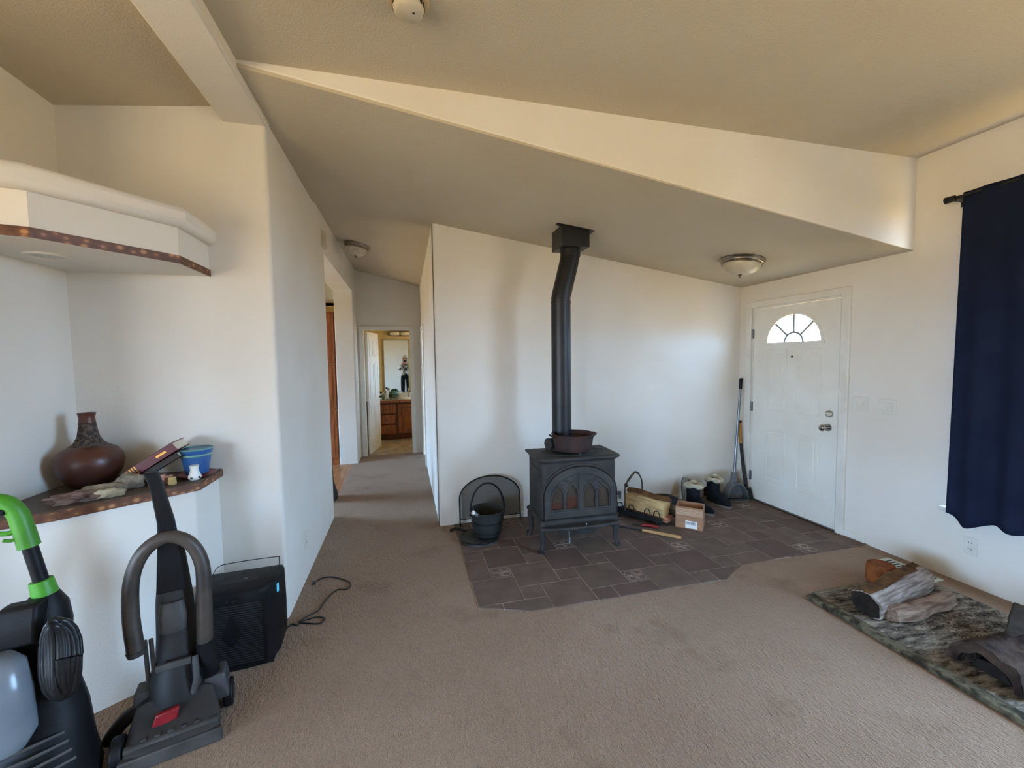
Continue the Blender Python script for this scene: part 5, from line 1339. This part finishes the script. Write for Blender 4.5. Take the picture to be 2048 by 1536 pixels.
B().lathe([(0.001, 0), (0.026, 0.0), (0.028, 0.09), (0.014, 0.115), (0.012, 0.13), (0.001, 0.13)], 20).build("bottle", GRB, gb, smooth=50)
B().cyl((0, 0, 0.128), (0, 0, 0.150), 0.014, n=12).build("cap", WH, gb)
lt = thing("lotion_tube", "white lotion tube standing beside the green soap bottle", "tube", (-0.355, 8.60, 0.785))
B().loft([ell(0, 0, 0.024, 0.024, 0.022), ell(0, 0, 0.026, 0.022, 0.08), ell(0, 0, 0.030, 0.004, 0.185)]).build("tube_body", WH, lt, smooth=50)
B().cyl((0, 0, 0.0), (0, 0, 0.024), 0.020, n=16).build("cap", GRB, lt)
wb = thing("wire_basket", "round wire basket holding a green cloth on the bathroom counter", "basket", (-0.225, 8.64, 0.785))
for z, r_ in ((0.006, 0.075), (0.05, 0.098), (0.10, 0.10)):
    B().tube([(r_ * math.cos(2 * PI * i / 20), r_ * math.sin(2 * PI * i / 20), z) for i in range(21)], 0.004, 6, smooth=False).build("hoop", BRONZE, wb)
for i in range(12):
    a = 2 * PI * i / 12
    B().tube([(0.075 * math.cos(a), 0.075 * math.sin(a), 0.006), (0.098 * math.cos(a), 0.098 * math.sin(a), 0.05), (0.10 * math.cos(a), 0.10 * math.sin(a), 0.10)], 0.003, 6).build("wire", BRONZE, wb)
tag(B().lump((0, 0, 0.0), (0.085, 0.085, 0.075), 6, 0.25, 1.8, 3).build("folded_cloth", M("sage_cloth", S(112, 140, 116), 0.9, col2=S(88, 112, 92), vscale=9, bump=0.4, bscale=60), loc=(-0.225, 8.64, 0.885), smooth=80), "sage green cloth bundled in the wire basket", "cloth")
tag(B().box(-0.045, 0.045, -0.02, 0.02, 0.0, 0.035).build("soap_bar", WH, loc=(-0.115, 8.90, 0.880), bevel=0.008), "white soap bar on the backsplash ledge below the mirror", "soap")

# ------------------------------------------------------------------ the photographer, seen in the bathroom mirror
def skin_mesh(name, verts, edges, radii, mat, parent, root=0, sub=2):
    me_ = bpy.data.meshes.new(name)
    me_.from_pydata(verts, edges, [])
    me_.materials.append(mat)
    o_ = bpy.data.objects.new(name, me_)
    COL.objects.link(o_)
    o_.parent = parent
    md = o_.modifiers.new("skin", 'SKIN')
    md.use_smooth_shade = True
    for i, r_ in enumerate(radii):
        me_.skin_vertices[0].data[i].radius = (r_, r_) if isinstance(r_, (int, float)) else r_
        me_.skin_vertices[0].data[i].use_root = (i == root)
    ms = o_.modifiers.new("subdiv", 'SUBSURF')
    ms.levels = ms.render_levels = sub
    return o_
def checker_material():
    m = bpy.data.materials.new("checked_top_fabric")
    m.use_nodes = True
    n, l = m.node_tree.nodes, m.node_tree.links
    b_ = n['Principled BSDF']
    b_.inputs['Roughness'].default_value = 0.85
    tc = n.new('ShaderNodeTexCoord')
    mp = n.new('ShaderNodeMapping')
    mp.inputs['Location'].default_value = (0.03, 0.013, 0.02)
    c_ = n.new('ShaderNodeTexChecker')
    c_.inputs['Scale'].default_value = 9.5
    c_.inputs['Color1'].default_value = S(228, 224, 218)
    c_.inputs['Color2'].default_value = S(20, 20, 24)
    l.new(tc.outputs['Object'], mp.inputs[0]); l.new(mp.outputs[0], c_.inputs['Vector']); l.new(c_.outputs['Color'], b_.inputs['Base Color'])
    return m
SKINM = M("skin", S(206, 160, 134), 0.6, col2=S(196, 148, 122), vscale=9)
PANTS = M("black_trousers", S(18, 18, 22), 0.85, col2=S(26, 26, 30), vscale=9)
TOPM = checker_material()
pr = thing("person", "person in black and white checked top holding a phone, reflected in the mirror", "person", (0.02, -0.30, 0.0))
# body: one continuous figure facing +y, both forearms raised to hold the phone at eye level
V_ = [(0, 0, 0.92), (0, 0.0, 1.08), (0, -0.01, 1.25), (0, -0.01, 1.38), (0, 0.01, 1.45), (0, 0.02, 1.53), (0, 0.03, 1.60), (0, 0.03, 1.66),
      (0.10, 0, 0.86), (0.11, 0.01, 0.48), (0.12, -0.01, 0.09), (0.12, 0.10, 0.04),
      (-0.10, 0, 0.86), (-0.11, 0.01, 0.48), (-0.12, -0.01, 0.09), (-0.12, 0.10, 0.04),
      (0.17, -0.01, 1.36), (0.24, 0.06, 1.16), (0.12, 0.20, 1.40), (0.085, 0.215, 1.455),
      (-0.17, -0.01, 1.36), (-0.24, 0.06, 1.16), (-0.12, 0.20, 1.40), (-0.085, 0.215, 1.455)]
E_ = [(0, 1), (1, 2), (2, 3), (3, 4), (4, 5), (5, 6), (6, 7), (0, 8), (8, 9), (9, 10), (10, 11), (0, 12), (12, 13), (13, 14), (14, 15), (3, 16), (16, 17), (17, 18), (18, 19), (3, 20), (20, 21), (21, 22), (22, 23)]
R_ = [(0.15, 0.11), (0.135, 0.10), (0.15, 0.11), (0.13, 0.10), 0.06, 0.065, (0.082, 0.095), (0.072, 0.085), 0.095, 0.065, 0.045, 0.04, 0.095, 0.065, 0.045, 0.04, 0.062, 0.046, 0.034, 0.030, 0.062, 0.046, 0.034, 0.030]
skin_mesh("body", V_, E_, R_, SKINM, pr)
# clothing follows the same skeleton, a little looser
skin_mesh("checked_top", [V_[i] for i in (1, 2, 3, 16, 17, 20, 21)] + [(0, 0, 0.90), (0.135, 0.185, 1.375), (-0.135, 0.185, 1.375), (0, 0.0, 1.425)],
          [(7, 0), (0, 1), (1, 2), (2, 3), (3, 4), (4, 8), (2, 5), (5, 6), (6, 9), (2, 10)], [(0.155, 0.125), (0.168, 0.128), (0.15, 0.12), 0.082, 0.066, 0.082, 0.066, (0.182, 0.142), 0.046, 0.046, 0.075], TOPM, pr, 1)
skin_mesh("trousers", [V_[i] for i in (0, 8, 9, 10, 12, 13, 14)] + [(0, 0, 1.02)], [(7, 0), (0, 1), (1, 2), (2, 3), (0, 4), (4, 5), (5, 6)], [(0.165, 0.125), 0.11, 0.092, 0.088, 0.11, 0.092, 0.088, (0.148, 0.115)], PANTS, pr)
B().loft([ell(0, 0.015, 0.085, 0.098, 1.50), ell(0, 0.0, 0.108, 0.108, 1.56), ell(0, 0.01, 0.102, 0.112, 1.66), ell(0, 0.02, 0.075, 0.085, 1.725), ell(0, 0.02, 0.02, 0.03, 1.74)]).bm.free()
hb = B()
hb.loft([ell(0, -0.045, 0.098, 0.07, 1.46), ell(0, -0.045, 0.105, 0.08, 1.58), ell(0, -0.02, 0.102, 0.10, 1.68), ell(0, 0.0, 0.08, 0.085, 1.745)])
hb.build("hair", M("dark_hair", S(40, 30, 26), 0.7, col2=S(26, 20, 18), vscale=30), pr, smooth=70)
B().lathe([(0.001, 1.775), (0.06, 1.768), (0.098, 1.74), (0.106, 1.695), (0.112, 1.683), (0.165, 1.668), (0.172, 1.663), (0.165, 1.660), (0.108, 1.672), (0.095, 1.685), (0.001, 1.70)], 36, (0, 0.02, 0)).build("sun_hat", M("cream_straw", S(222, 206, 180), 0.85, col2=S(204, 186, 158), vscale=30, bump=0.3, bscale=90), pr, smooth=60)
fcx = B()
fcx.lump((0, 0.122, 1.600), (0.013, 0.022, 0.024), 1, 0.0, sub=2)
fcx.lump((0.088, 0.03, 1.60), (0.012, 0.022, 0.032), 1, 0.0, sub=2); fcx.lump((-0.088, 0.03, 1.60), (0.012, 0.022, 0.032), 1, 0.0, sub=2)
fcx.build("nose_and_ears", SKINM, pr, smooth=80)
for s in (-1, 1):
    B().lump((s * 0.032, 0.112, 1.628), (0.014, 0.008, 0.008), 1, 0.0, sub=2).build("eye", BLACKMATTE, pr, smooth=80)
    # hand: palm with four curled fingers and a thumb on the phone edge
    h_ = B()
    h_.lump((s * 0.080, 0.222, 1.490), (0.018, 0.024, 0.042), 2, 0.05, sub=2)
    for k in range(4):
        z = 1.545 - 0.020 * k
        h_.tube([(s * 0.085, 0.225, z - 0.025), (s * 0.090, 0.258, z), (s * (0.078 - 0.003 * k), 0.283, z + 0.002), (s * (0.058 - 0.004 * abs(k - 1)), 0.284, z)], 0.0085, 8, k=4)
    h_.tube([(s * 0.072, 0.215, 1.492), (s * 0.060, 0.222, 1.515), (s * 0.048, 0.240, 1.530)], 0.010, 8, k=4)
    h_.build("hand", SKINM, pr, smooth=70)
    B().loft([ell(s * 0.12, 0.05, 0.045, 0.125, 0.0), ell(s * 0.12, 0.05, 0.05, 0.13, 0.03), ell(s * 0.12, 0.03, 0.046, 0.10, 0.075), ell(s * 0.12, 0.0, 0.04, 0.055, 0.10)]).build("shoe", M("pale_shoe", S(190, 186, 178), 0.7, col2=S(170, 166, 158), vscale=12), pr, smooth=60)
B().lump((0, 0.110, 1.548), (0.024, 0.008, 0.007), 1, 0.0, sub=2).build("mouth", M("lip_colour", S(170, 96, 90), 0.6, col2=S(160, 88, 84), vscale=9), pr, smooth=80)
ph = thing("phone", "dark phone held up by the person in the mirror", "phone", (0.02, -0.045, 1.53))
B().box(-0.075, 0.075, -0.004, 0.004, -0.036, 0.036).build("phone_body", BLACKPLASTIC, ph, bevel=0.004, seg=3)
for dx in (0.048, 0.062):
    B().cyl((dx, 0.003, 0.016), (dx, 0.007, 0.016), 0.008, n=14).build("lens", CHROME, ph)
